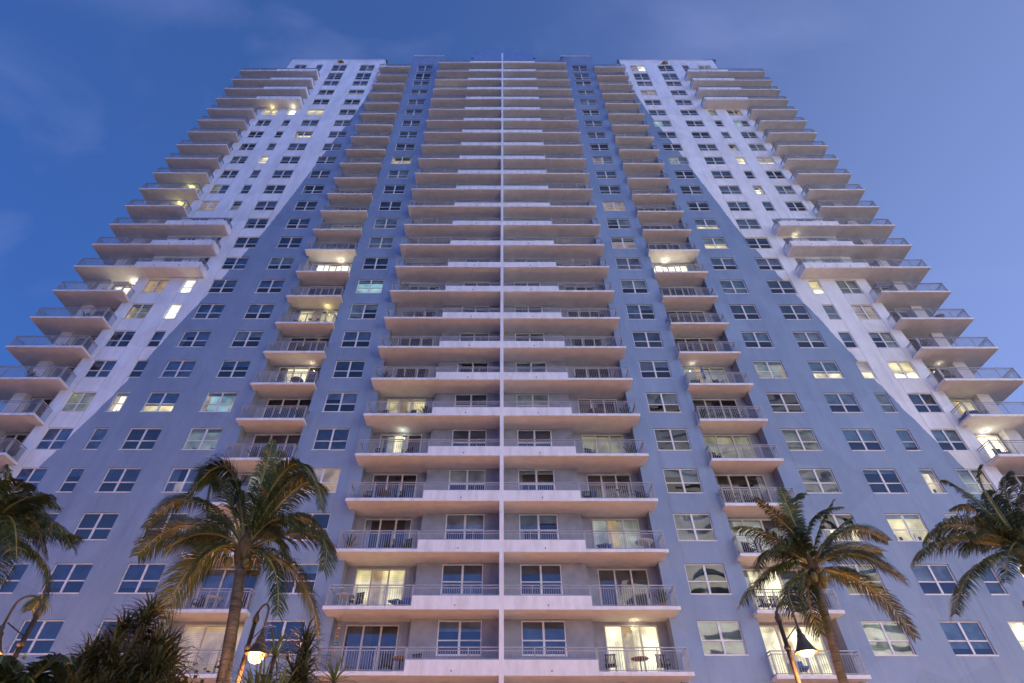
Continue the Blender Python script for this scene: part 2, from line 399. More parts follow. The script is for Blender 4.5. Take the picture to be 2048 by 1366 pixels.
# ------------------------------------------------------------------ lit and plain glazing, read off the photograph
FLAT = lambda px, py, Y: at(px, py, Y)
def which(px, py, Yp=YF):
    p = at(px, py, Yp); k = (p.z-CAMZ)/H-2.045; return p.x/H, k
LITW = [(717, 169, 'pink', 'low'), (709, 188, 'cream', 'low'), (627, 228.5, 'yellow', 'all'), (535, 230, 'yellow', 'hot'), (580, 228.5, 'white', 'hot'),
 (604, 272, 'cream', 'all'), (521, 324.5, 'cream', 'all'), (801, 322, 'yellow', 'all'), (411, 416, 'amber', 'low2'), (467, 416, 'palegrn', 'all'),
 (308, 575.5, 'amber', 'all'), (372, 575, 'white', 'all'), (277, 624, 'olive', 'all'), (342, 624, 'white', 'all'), (165, 799, 'olive', 'all'),
 (241, 800, 'white', 'all'), (329, 800, 'yellow', 'low'), (440, 801, 'teal', 'all'), (409, 872, 'palegrn', 'all'), (736, 574, 'teal', 'all'),
 (648, 958, 'amber', 'right'), (374, 954, 'pink', 'part'), (1277, 138, 'white', 'right'), (1413, 138.4, 'cream', 'all'), (1300, 190, 'pink', 'all'),
 (1430, 231, 'olive', 'low2'), (1475, 232, 'olive', 'all'), (1489, 254, 'teal', 'dim'), (1329, 251, 'teal', 'dim'), (1472, 301, 'yellow', 'all'),
 (1489, 327.5, 'cream', 'all'), (1538, 328, 'cream', 'low2'), (1523, 386, 'white', 'all'), (1576, 387, 'palegrn', 'dim'), (1232, 415, 'amber', 'low2'),
 (1209, 323, 'pink', 'dim'), (1417, 451.5, 'yellow', 'low'), (1432, 489, 'yellow', 'dim2'), (1249, 487.5, 'pink', 'all'), (1361, 324.5, 'palegrn', 'dim'),
 (1634, 577, 'yellow', 'hot'), (1699, 577, 'olive', 'dim'), (1730, 625, 'pink', 'all'), (1538, 739, 'palegrn', 'all'), (1646, 739, 'cream', 'low'),
 (1725, 739, 'cream', 'low2'), (1799, 739, 'yellow', 'hot'), (1763, 803, 'pink', 'dim'), (1848, 952.6, 'cream', 'all'), (1926, 952.6, 'palegrn', 'all'),
 (1802, 1043, 'yellow', 'all'), (1670, 1041.5, 'cream', 'part'), (1887, 1025, 'palegrn', 'dim'), (2033, 1147, 'cream', 'all'), (2026, 1256, 'cream', 'all'),
 (1759, 1262, 'palegrn', 'dim'), (431, 383, 'olive', 'left'), (1553, 446, 'pink', 'all'), (1587, 861, 'palegrn', 'dim'), (1437, 1269, 'palegrn', 'dim')]
SPEC = {}
def colof(x):
    a = abs(x); best = min(COLS, key=lambda c: abs(a-(COLS[c][0]+COLS[c][1])/2)); return best
for px, py, c, st in LITW:
    x, k = which(px, py)
    SPEC[(colof(x), 1 if x > 0 else -1, int(math.floor(k+.03)))] = (c, st)
DLIT = {('center', -1, 5): 'yellow', ('center', -1, 4): 'palegrn2', ('center', -1, 1): 'yellow', ('center', 1, 0): 'cream', ('center', 1, 4): 'olive',
        ('center', 1, 2): 'palegrn', ('center', -1, 22): 'white1', ('small', -1, 10): 'hot', ('small', 1, 10): 'hot', ('small', -1, 8): 'yellow', ('small', -1, 6): 'cream1',
        ('small', 1, 6): 'palegrn', ('small', -1, 0): 'amber', ('small', 1, 4): 'olive', ('small', 1, 1): 'cream1', ('small', 1, 0): 'cream', ('small', -1, 3): 'palegrn1',
        ('wing', 1, 4): 'hot', ('wing', 1, 5): 'yellow', ('wing', -1, 13): 'yellow', ('wing', -1, 14): 'olive', ('wing', -1, 9): 'hot', ('small', 1, 2): 'palegrn1',
        ('small', -1, 2): 'amber1', ('wing', 1, 2): 'olive', ('small', -1, 12): 'olive', ('center', -1, 0): 'dark'}

def window_geo(fr, gl, bl, ox, oz, w, h, two, key, rng, y=REV):
    """frame, panes and blinds of a window; ox, oz = lower left corner; y = depth of the reveal"""
    f = .055; yy = y-.05
    fr.box(ox, ox+w, yy, y, oz, oz+f, 'frame_paint'); fr.box(ox, ox+w, yy, y, oz+h-f, oz+h, 'frame_paint')
    fr.box(ox, ox+f, yy, y, oz+f, oz+h-f, 'frame_paint'); fr.box(ox+w-f, ox+w, yy, y, oz+f, oz+h-f, 'frame_paint')
    fr.box(ox-.01, ox+w+.01, -.035, yy-.002, oz-.045, oz+.012, 'frame_paint')       # sill
    zm = oz+h*.42
    bays = [(ox+f, ox+w/2-.055), (ox+w/2+.055, ox+w-f)] if two else [(ox+f, ox+w-f)]
    if two: fr.box(ox+w/2-.055, ox+w/2+.055, yy-.01, y, oz+f, oz+h-f, 'frame_paint')
    for a, b in bays:
        fr.box(a, b, yy-.004, y, zm-.03, zm+.03, 'frame_paint')
        gl.face([(a, y-.02, oz+f), (b, y-.02, oz+f), (b, y-.02, zm-.03), (a, y-.02, zm-.03)], 'window_glass')
        gl.face([(a, y-.03, zm+.03), (b, y-.03, zm+.03), (b, y-.03, oz+h-f), (a, y-.03, oz+h-f)], 'window_glass')
    yb = y+.06
    def pl(a, b, z0, z1, mat, dy=0):
        if z1-z0 > .02: bl.face([(a, yb+dy, z0), (b, yb+dy, z0), (b, yb+dy, z1), (a, yb+dy, z1)], mat)
    top = oz+h-f*.5; bot = oz+f*.5
    if key:
        c, st = key; m = 'lit_'+c
        for i, (a, b) in enumerate(bays):
            a -= .03; b += .03
            if st in ('all',):
                if i == 0: deco = rng.random()
                if deco < .45: pl(a, b, bot, top, m)
                else:                       # open to the lit room: curtains at the sides, things on the sill
                    (pl(ox-.35, ox+w+.35, bot, top+.30, m, .45) if i == 0 else None); pl(a, b, top-.22, top, 'blind_grey', .02)
                    if deco < .8:
                        if i == 0 or not two: pl(a, a+.24, bot, top, 'lit_amber', .04)
                        if i == len(bays)-1: pl(b-.24, b, bot, top, 'lit_amber', .04)
                    x_ = rng.uniform(a+.2, b-.2); pl(x_-.09, x_+.09, bot, bot+rng.uniform(.15, .4), 'room_dark', .1)
                    pl(x_-.2, x_-.15, bot, bot+.5, 'blind_brown', .2)
            elif st == 'hot': pl(a, b, bot, top, m); pl(a, b, bot, bot+h*.3, 'lit_hot', -.01)
            elif st == 'low': pl(a, b, bot, zm-.1, m); pl(a, b, zm-.1, top, 'blind_blue', -.01)
            elif st == 'low2': pl(a, b, bot, zm, m); pl(a, b, zm, top, 'lit_pink' if c in ('amber', 'cream') else 'lit_olive', -.01)
            elif st == 'right': pl(a, b, bot, top, m if i == 1 else 'lit_pink'); 
            elif st == 'left': pl(a, b, bot, top, m if i == 0 else 'blind_blue')
            elif st == 'part': pl(a, a+(b-a)*.5, bot, top, 'curtain', -.02); pl(a+(b-a)*.3, b, bot, bot+h*.45, m)
            elif st == 'dim': pl(a, b, bot, top, m if i == 0 and rng.random() < .4 else 'blind_grey'); 
            elif st == 'dim2': pl(a, b, bot, zm, m); pl(a, b, zm, top, 'blind_grey', -.01)
    else:
        r = rng.random()
        same = rng.random() < .62; d0 = rng.choice([.5, .55, .58, .58, 1, 1, 1, .3, 0, 0, .15])
        mat = rng.choice(['blind_blue', 'blind_blue', 'blind_deep', 'blind_deep', 'blind_blue', 'blind_grey', 'curtain'])
        for a, b in bays:
            d = d0 if same else rng.choice([.3, .58, .8, 1])
            if d: pl(a-.03, b+.03, top-(top-bot)*d, top, mat)
        if d0 < .5 and rng.random() < .5:
            a, b = bays[0]; pl(a-.03, a+.22, bot, top, 'curtain', .03)
def door_geo(fr, gl, bl, ox, oz, w, h, key, rng):
    f = .06
    fr.box(ox, ox+w, -.03, .07, oz+h-f, oz+h, 'door_frame'); fr.box(ox, ox+w, -.03, .07, oz, oz+f, 'door_frame')
    n = 3; bw = w/n
    for i in range(n+1):
        x = ox+i*bw; wd = .055 if i in (0, n) else .045
        x0 = max(ox, x-wd); x1 = min(ox+w, x+wd)
        fr.box(x0, x1, -.025, .065, oz+f, oz+h-f, 'door_frame')
    for i in range(n):
        gl.face([(ox+i*bw+.045, .02+.01*(i % 2), oz+f), (ox+(i+1)*bw-.045, .02+.01*(i % 2), oz+f), (ox+(i+1)*bw-.045, .02+.01*(i % 2), oz+h-f), (ox+i*bw+.045, .02+.01*(i % 2), oz+h-f)], 'window_glass')
    def pl(a, b, z0, z1, mat, y=.13): bl.face([(a, y, z0), (b, y, z0), (b, y, z1), (a, y, z1)], mat)
    z0, z1 = oz+.03, oz+h-.03
    if key and key != 'dark':
        part = key[-1] in '12'; m = 'lit_'+key.rstrip('12')
        pl(ox+.02, ox+bw*(.5 if part else .9), z0, z1, 'curtain' if part else m)
        pl(ox+bw*(.5 if part else .9), ox+2*bw, z0, z1, m, .20); 
        pl(ox+2*bw, ox+w-.02, z0, z1, m if not part else 'blind_deep', .16)
        if key in ('yellow', 'cream', 'white1', 'palegrn2', 'palegrn'): pl(ox+bw*1.05, ox+bw*1.6, z0, z1, 'lit_amber' if key != 'palegrn2' else 'lit_cream', .12)
    else:
        r = rng.random()
        if r < .35: pl(ox+.02, ox+w-.02, z0, z1, 'blind_brown')
        elif r < .7: pl(ox+.02, ox+bw*rng.choice([.4, 1, 2]), z0, z1, 'curtain'); pl(ox+w-.4, ox+w-.02, z0, z1, 'curtain')
        elif r < .85: pl(ox+.02, ox+bw*1.5, z0, z1, 'blind_brown')

items = []     # every glazed opening: (apparent size, kind, x0, z0, w, h, y, key, two)
def apparent(x, y, z, w, h):
    d = y*CT+(z-CAMZ)*ST; return w*h/d**2*abs(y/math.hypot(y, z))
hidden = lambda k: k in (10, 11, 12, 21, 22, 23, 24)
for sgn in (-1, 1):
    for c, (a, b) in COLS.items():
        for k in range(-1, 26):
            s_, h_ = sill_head(k); x0 = min(a*sgn, b*sgn)*H
            vis = 1.0
            px = 1004+F*(x0+.5)/(YF*CT+(s_-CAMZ)*ST)
            if px < -60 or px > 2090 or k < 0: vis = .05
            if c in ('C1', 'C2') and hidden(k): vis = .2
            items.append((vis*apparent(x0, YF, s_, (b-a)*H, h_-s_), 'window', x0, s_, (b-a)*H, h_-s_, YF, SPEC.get((c, sgn, k)), c != 'C2'))
    for k in range(-1, 25):
        s_, h_ = cwin_z(k); a, b = CWIN; x0 = min(a*sgn, b*sgn)*H
        vis = 1.0 if k < 6 and k >= 0 else .1
        items.append((vis*apparent(x0, YW, s_, (b-a)*H, h_-s_), 'window', x0, s_, (b-a)*H, h_-s_, YW, None, True))
        for nm, (a, b) in DOOR.items():
            if nm == 'wing' and k > 23: continue
            s_, h_ = door_z(k); x0 = min(a*sgn, b*sgn)*H
            key = DLIT.get((nm, sgn, k)); 
            items.append((apparent(x0, YD, s_, (b-a)*H, h_-s_), 'balcony_door', x0, s_, (b-a)*H, h_-s_, YD, key, False))
for kind in ('window', 'balcony_door'):
    its = sorted([i for i in items if i[1] == kind], key=lambda i: -i[0])
    rest = [MB(), MB(), MB()]
    for n_, it in enumerate(its):
        _, _, x0, z0, w, h, y, key, two = it
        rng = random.Random(int(x0*100)*131+int(z0*100))
        fr, gl, bl = (MB(), MB(), MB())
        if kind == 'window': window_geo(fr, gl, bl, 0, 0, w, h, two, key, rng, REV if y == YF else .06)
        else: door_geo(fr, gl, bl, 0, 0, w, h, key, rng)
        if n_ < 100:
            o = fr.obj(kind, tower, (x0, y-YF, z0-GROUND))
            gl.obj('pane', o); 
            if bl.f: bl.obj('blind' if kind == 'window' else 'curtain', o)
        else:
            for src, dst in zip((fr, gl, bl), rest):
                b = len(dst.v); dst.v += [(a+x0, bb+y, c+z0) for a, bb, c in src.v]
                for f_, m_, s_ in zip(src.f, src.m, src.sm):
                    dst.f.append(tuple(i+b for i in f_)); dst.m.append(dst.mi(src.mats[m_])); dst.sm.append(s_)
    o = tpart(rest[0], kind, kind='stuff')
    a = rest[1].obj('pane', o); b = rest[2].obj('blind' if kind == 'window' else 'curtain', o)

# ------------------------------------------------------------------ balconies
def rail_run(mb, p0, p1, zb, zt, posts=True, spacing=.115, pspace=1.25, ends=(True, True)):
    """straight railing from p0 to p1 (xy) between heights zb and zt"""
    p0, p1 = Vector(p0), Vector(p1); d = p1-p0; L = d.length; u = d/L; nrm = Vector((-u.y, u.x))
    def bar(c0, c1, t, z0, z1, mat='rail_paint'):
        a = c0+nrm*t; b_ = c0-nrm*t; c = c1-nrm*t; e = c1+nrm*t; q = len(mb.v)
        mb.v += [(a.x, a.y, z0), (b_.x, b_.y, z0), (c.x, c.y, z0), (e.x, e.y, z0), (a.x, a.y, z1), (b_.x, b_.y, z1), (c.x, c.y, z1), (e.x, e.y, z1)]
        for f_ in ((0, 1, 2, 3), (4, 7, 6, 5), (0, 4, 5, 1), (1, 5, 6, 2), (2, 6, 7, 3), (3, 7, 4, 0)):
            mb.f.append(tuple(q+i for i in f_)); mb.m.append(mb.mi(mat)); mb.sm.append(False)
    bar(p0, p1, .028, zt-.045, zt); bar(p0, p1, .015, zt-.17, zt-.135); bar(p0, p1, .015, zb+.05, zb+.085)
    np_ = max(1, round(L/pspace))
    for i in range(np_+1):
        if (i == 0 and not ends[0]) or (i == np_ and not ends[1]): continue
        c = p0+u*(L*i/np_); bar(c-u*.022, c+u*.022, .0225, zb, zt-.045)
    nb = max(1, int(L/spacing))
    for i in range(nb):
        c = p0+u*(L*(i+.5)/nb); bar(c-u*.0095, c+u*.0095, .0095, zb+.085, zt-.17)
RT = .405*H     # rail top above slab underside
PT = .215*H     # parapet top above slab underside
def scupper(mb, x, y, z): mb.tube([(x, y+.02, z), (x, y-.07, z)], .03, 'dark_metal', 8)
def bal_center(s, k):
    sl, rl, pp = MB(), MB(), MB()
    a, b = .036*H, 2.98*H
    if s < 0: a = .042*H
    sl.box(s*a, s*b, Y0, YD-.004, 0, SLAB, 'concrete'); sl.box(s*a, s*(b+.004), Y0-.006, Y0+.05, -.004, SLAB+.004, 'white_paint')
    pp.box(s*a, s*1.51*H, Y0-.025, Y0+.13, -.012, PT, 'white_paint'); scupper(pp, s*.78*H, Y0-.025, .17)
    y = Y0+.09; xo = s*(b-.1)
    rail_run(rl, (xo, y), (s*(1.51*H+.02), y), SLAB, RT)
    rail_run(rl, (s*1.50*H, y), (s*a, y), PT, RT, ends=(True, False))
    rail_run(rl, (xo, y+.03), (xo, YF-.01), SLAB, RT, ends=(False, False))
    return sl, rl, pp
def bal_small(s, k):
    sl, rl = MB(), MB()
    a, b = 4.315*H, 5.79*H
    sl.box(s*a, s*b, YS, YD-.004, 0, SLAB, 'concrete'); sl.box(s*(a-.004), s*(b+.004), YS-.006, YS+.05, -.004, SLAB+.004, 'white_paint'); y = YS+.09
    rail_run(rl, (s*(a+.09), y), (s*(b-.09), y), SLAB, RT, pspace=1.1)
    for x in (a+.09, b-.09): rail_run(rl, (s*x, y+.03), (s*x, YF-.01), SLAB, RT, ends=(False, False))
    return sl, rl, None
def bal_wing(s, k):
    lng = hidden(k); sl, rl, pp = MB(), MB(), None
    a, b = (8.43 if lng else 10.09)*H, 11.93*H; yb = 10.95*H
    x1 = XO*H+.003
    # slab in L shape: front strip, recess infill, side walkway
    sl.box(s*a, s*b, Y0, YF-.003, 0, SLAB, 'concrete'); sl.box(s*(a-.004), s*(b+.004), Y0-.006, Y0+.05, -.004, SLAB+.004, 'white_paint')
    sl.box(s*(XE*H+.003), s*b, YF-.003, YW-.003, 0, SLAB, 'concrete')
    sl.box(s*(XE*H+.003), s*(11.11*H-.003), YW-.003, YD-.003, 0, SLAB, 'concrete')
    sl.box(s*x1, s*b, YW-.003, yb, 0, SLAB, 'concrete')
    y = Y0+.09; xo = s*(b-.1)
    if lng:
        pp = MB(); xe = 10.25*H
        pp.box(s*a, s*xe, Y0-.025, Y0+.13, -.012, PT, 'white_paint'); pp.box(s*(a-.012), s*(a+.13), Y0+.13, YF-.003, -.012, PT, 'white_paint')
        for xx in (9.0, 9.7): scupper(pp, s*xx*H, Y0-.025, .17)
        rail_run(rl, (s*(a+.08), y), (s*(xe-.02), y), PT, RT, pspace=1.1)
        rail_run(rl, (s*(a+.08), y+.03), (s*(a+.08), YF-.01), PT, RT, ends=(False, False))
        rail_run(rl, (s*(xe+.02), y), (xo, y), SLAB, RT, pspace=1.2)
    else:
        rail_run(rl, (s*(a+.09), y), (xo, y), SLAB, RT, pspace=1.3)
        rail_run(rl, (s*(a+.09), y+.03), (s*(a+.09), YF-.01), SLAB, RT, ends=(False, False))
    rail_run(rl, (xo, y+.03), (xo, yb-.1), SLAB, RT, ends=(False, True))
    rail_run(rl, (xo-s*.03, yb-.1), (s*(x1+.02), yb-.1), SLAB, RT, ends=(False, False))
    return sl, rl, pp
BK = {'center': bal_center, 'small': bal_small, 'wing': bal_wing}
blist = []
for k in range(-1, 26):
    for s in (-1, 1):
        for nm in BK:
            if nm == 'wing' and k > 24: continue
            if nm == 'wing' and k < 1: vis = .02
            else: vis = 1
            if k < 0: vis = .02
            wid = {'center': 2.9, 'small': 1.5, 'wing': 3.5 if hidden(k) else 1.8}[nm]
            blist.append((vis*apparent(0, Y0, Z(k), wid, 1.2), nm, s, k))
blist.sort(key=lambda t: -t[0])
cache = {}
rest = [MB(), MB(), MB()]
for n_, (_, nm, s, k) in enumerate(blist):
    ck = (nm, s, nm == 'wing' and hidden(k))
    if ck not in cache:
        g = BK[nm](s, k); cache[ck] = (g, [m.mesh(n) if m else None for m, n in zip(g, ('balcony', 'railing', 'parapet'))])
    g, me = cache[ck]
    if n_ < 100:
        o = bpy.data.objects.new('balcony', me[0]); COL.objects.link(o); o.parent = tower; o.location = (0, -YF, Z(k)-GROUND)
        for m_, nn in ((me[1], 'railing'), (me[2], 'parapet')):
            if m_:
                c = bpy.data.objects.new(nn, m_); COL.objects.link(c); c.parent = o
    else:
        for src, dst in zip(g, rest):
            if not src: continue
            b = len(dst.v); zz = Z(k); dst.v += [(a, bb, c+zz) for a, bb, c in src.v]
            for f_, m_, s_ in zip(src.f, src.m, src.sm):
                dst.f.append(tuple(i+b for i in f_)); dst.m.append(dst.mi(src.mats[m_])); dst.sm.append(s_)
o = tpart(rest[0], 'balcony', kind='stuff'); rest[1].obj('railing', o); rest[2].obj('parapet', o)

# ceiling lamps that are switched on
for nm, sg, k, xx, en, c in (('wing', 1, 5, 10.75, 80, (1, .9, .7)), ('wing', -1, 10, 10.45, 110, (1, .88, .7)), ('small', -1, 11, 4.8, 45, (1, .86, .55)), ('small', 1, 11, 4.85, 45, (1, .9, .65)),
                         ('wing', -1, 14, 10.8, 90, (1, .85, .2)), ('wing', -1, 15, 10.8, 110, (.95, .9, .2)), ('small', -1, 9, 4.75, 30, (1, .85, .3)), ('wing', -1, 21, 9.65, 26, (1, .85, .35)), ('wing', -1, 21, 8.78, 26, (1, .92, .7)),
                         ('wing', 1, 12, 9.0, 18, (1, .9, .5)), ('center', -1, 5, 2.2, 25, (.85, 1, .85)), ('center', 1, 1, 2.3, 30, (1, .85, .5)), ('small', 1, 7, 4.7, 14, (1, .95, .75)), ('small', -1, 7, 4.7, 14, (1, .85, .6)), ('wing', 1, 7, 10.8, 12, (1, .9, .7))):
    y = YD-.35 if nm != 'wing' or k not in (21, 12) else YF-.25
    m = MB(); m.lathe((0, 0, 0), [(.09, 0), (.09, -.03), (.06, -.06), (.01, -.07)], 'small_glow', 12)
    o = m.obj('ceiling_lamp', tower, (sg*xx*H, y-YF, Z(k)-GROUND-.002))
    ld = bpy.data.lights.new('ceiling_light', 'POINT'); ld.energy = en*.16; ld.color = c; ld.shadow_soft_size = .06
    lo = bpy.data.objects.new('ceiling_light', ld); COL.objects.link(lo); lo.parent = o; lo.location = (0, 0, -.16)

# ------------------------------------------------------------------ roof fittings
def roof_vent(px, label):
    p = at(px, 121, YF); e = empty('roof_floodlight', (p.x, YF+.3, TOP_WING+.12), label, 'floodlight', 'floodlights on the roof corners')
    m = MB(); m.box(-.06, .06, -.05, .05, 0, .45, 'dark_metal'); m.obj('bracket', e)
    m = MB()
    for i in range(3): m.box(-.75+i*.52, -.75+i*.52+.4, -.25, .2, .3, .75, 'teal_paint')
    m.box(-.8, .8, .2, .26, .3, .42, 'dark_metal'); m.obj('lamp_head', e)
for px, l in ((590, 'cluster of floodlights on the far left corner of the roof parapet'), (763, 'cluster of floodlights on the inner corner of the left roof block'),
              (1246, 'cluster of floodlights on the inner corner of the right roof block'), (1424, 'cluster of floodlights on the far right corner of the roof parapet')): roof_vent(px, l)
for px, py, l in ((681, 127, 'half round wall light under the parapet of the left white block'), (1328, 128.5, 'half round wall light under the parapet of the right white block')):
    p = at(px, py, YF); e = empty('wall_light', (p.x, YF, p.z), l, 'wall light', 'wall lights under the roof edge')
    m = MB(); m.lathe((0, 0, 0), [(0.02, .5), (.35, .38), (.5, .12), (.52, 0), (.48, 0), (.3, .3), (.02, .45)], 'frame_paint', 16)
    m.obj('housing', e); m = MB(); m.lathe((0, -.1, .1), [(.01, .15), (.12, .1), (.14, 0), (.01, -.05)], 'orange_paint', 12); m.obj('bulb', e)
for px, py, hgt, l in ((943, 124, 1.7, 'thin dark antenna standing left of the centre of the roof edge'), (1068, 124, 1.6, 'thin dark antenna standing right of the centre of the roof edge'), (1124, 121, 1.4, 'thin dark antenna beside the right end of the top centre balcony')):
    p = at(px, py, Y0+.8); e = empty('roof_antenna', (p.x, Y0+.8, Z(25)+SLAB), l, 'antenna', 'antennas on the roof')
    z = p.z-(Z(25)+SLAB)+hgt; m = MB(); m.tube([(0, 0, 0), (0, 0, z)], .03, 'dark_metal', 6); m.obj('mast', e)
    m = MB(); m.box(-.16, .16, -.04, .04, z-.35, z-.1, 'dark_metal'); m.obj('antenna_head', e)

# ------------------------------------------------------------------ balcony furniture
ORD = ['lowest', 'second', 'third', 'fourth', 'fifth', 'sixth', 'seventh', 'eighth', 'ninth', 'tenth', 'eleventh', 'twelfth', 'thirteenth', 'fourteenth', 'fifteenth']
def where(nm, s, k):
    side = 'left' if s < 0 else 'right'
    st = {'center': f'{side} centre', 'small': f'{side} narrow', 'wing': f'{side} outer'}[nm]
    return f'{ORD[k]} {st} balcony'
def chair(e, mat='wicker'):
    m = MB(); m.box(-.26, .26, -.26, .24, .38, .44, mat); m.obj('seat', e)
    m = MB()
    for i in range(7): m.box(-.24+i*.072, -.24+i*.072+.045, .22, .25, .44, .92, mat)
    m.box(-.26, .26, .215, .26, .90, .95, mat); m.obj('backrest', e)
    for x in (-.24, .24):
        for y in (-.24, .22):
            m = MB(); m.tube([(x, y, 0), (x, y, .4)], .018, mat, 6); m.obj('leg', e)
        m = MB(); m.tube([(x, -.24, .42), (x, -.24, .64), (x, -.1, .67), (x, .24, .67)], .02, mat, 6); m.obj('armrest', e)
def table(e, mat='wood'):
    m = MB(); m.lathe((0, 0, 0), [(.01, .72), (.42, .72), (.42, .68), (.01, .68)], mat, 20); m.obj('tabletop', e)
    m = MB(); m.tube([(0, 0, .03), (0, 0, .69)], .035, 'dark_metal', 8)
    for i in range(4): a = PI/4+i*PI/2; m.tube([(0, 0, .04), (.3*math.cos(a), .3*math.sin(a), .02)], .02, 'dark_metal', 6)
    m.obj('pedestal', e)
def bicycle(e, mat='dark_metal'):
    for x in (-.52, .52):
        m = MB()
        pts = [(x+.33*math.cos(t), 0, .34+.33*math.sin(t)) for t in [i*2*PI/24 for i in range(25)]]
        m.tube(pts, .02, 'dark_metal', 6, False)
        for i in range(8): a = i*PI/4; m.tube([(x, 0, .34), (x+.32*math.cos(a), 0, .34+.32*math.sin(a))], .004, 'rail_paint', 3)
        m.obj('wheel', e)
    m = MB()
    for a, b in (((-.52, .34), (-.15, .78)), ((-.15, .78), (.38, .78)), ((.38, .78), (-.05, .32)), ((-.05, .32), (-.15, .78)), ((-.05, .32), (-.52, .34)), ((.36, .88), (.52, .34))):
        m.tube([(a[0], 0, a[1]), (b[0], 0, b[1])], .018, mat, 6)
    m.obj('frame', e)
    m = MB(); m.tube([(.36, 0, .86), (.33, 0, .98)], .015, mat, 6); m.tube([(.38, -.24, 1.0), (.33, -.1, .98), (.33, .1, .98), (.38, .24, 1.0)], .015, mat, 6); m.obj('handlebar', e)
    m = MB(); m.tube([(-.15, 0, .76), (-.17, 0, .9)], .014, mat, 6); m.box(-.3, -.04, -.06, .06, .9, .94, 'dark_metal'); m.obj('saddle', e)
def planter(e, hgt=1.1):
    m = MB(); m.lathe((0, 0, 0), [(.01, 0), (.15, 0), (.2, .34), (.22, .36), (.19, .36), (.01, .33)], 'clay', 14); m.obj('pot', e)
    m = MB(); rr = random.Random(int(hgt*997))
    for i in range(46):
        a = rr.random()*2*PI; L = hgt*rr.uniform(.4, .75); t = rr.uniform(.15, .9)
        p0 = Vector((.03*math.cos(a), .03*math.sin(a), .33)); d = Vector((math.cos(a)*math.sin(t), math.sin(a)*math.sin(t), math.cos(t)))
        p1 = p0+d*L*.6; p2 = p1+Vector((d.x, d.y, d.z-.5)).normalized()*L*.4; sd = Vector((-math.sin(a), math.cos(a), 0))*.035
        m.face([p0-sd*.3, p0+sd*.3, p1+sd, p1-sd], 'broad_leaf'); m.face([p1-sd, p1+sd, p2], 'broad_leaf')
    m.obj('foliage', e)
def shade_table(e):
    m = MB(); m.lathe((0, 0, 0), [(.01, .71), (.5, .71), (.5, .68), (.01, .68)], 'plastic_white', 24); m.obj('tabletop', e)
    for i in range(4):
        a = PI/4+i*PI/2; m = MB(); m.tube([(.3*math.cos(a), .3*math.sin(a), 0), (.25*math.cos(a), .25*math.sin(a), .69)], .02, 'plastic_white', 6); m.obj('leg', e)
def folded_shade(e):
    m = MB(); m.tube([(0, 0, 0), (0, 0, 2.0)], .02, 'dark_metal', 6); m.obj('pole', e)
    m = MB(); m.lathe((0, 0, 0), [(.02, 2.05), (.09, 1.6), (.14, 1.0), (.1, .9), (.02, .95)], 'blue_cloth', 10); m.obj('canopy', e)
def lounger(e, mat='blue_cloth'):
    m = MB(); m.box(-.3, .3, -.6, .3, .3, .37, mat); m.obj('seat', e)
    m = MB(); m.face([(-.3, .3, .37), (.3, .3, .37), (.3, .7, .85), (-.3, .7, .85)], mat); m.face([(-.3, .36, .33), (.3, .36, .33), (.3, .76, .81), (-.3, .76, .81)], mat); m.obj('backrest', e)
    for x in (-.27, .27):
        for y in (-.55, .25): m = MB(); m.tube([(x, y, 0), (x, y, .32)], .02, 'plastic_white', 6); m.obj('leg', e)
FUN = {'chair': chair, 'table': table, 'bicycle': bicycle, 'plant': planter, 'white_table': shade_table, 'umbrella': folded_shade, 'lounger': lounger}
LAB = {'chair': ('patio_chair', 'black slatted patio chair', 'chair', 'patio chairs on the balconies'), 'table': ('patio_table', 'round wooden patio table', 'table', 'patio tables on the balconies'),
       'bicycle': ('bicycle', 'dark bicycle behind the railing', 'bicycle', 'bicycles kept on the balconies'), 'plant': ('potted_plant', 'leafy potted plant', 'plant', 'potted plants on the balconies'),
       'white_table': ('patio_table', 'round white plastic table', 'table', 'patio tables on the balconies'), 'umbrella': ('patio_umbrella', 'folded blue patio umbrella', 'umbrella', None),
       'lounger': ('lounge_chair', 'low cushioned lounge chair', 'chair', 'lounge chairs on the balconies')}
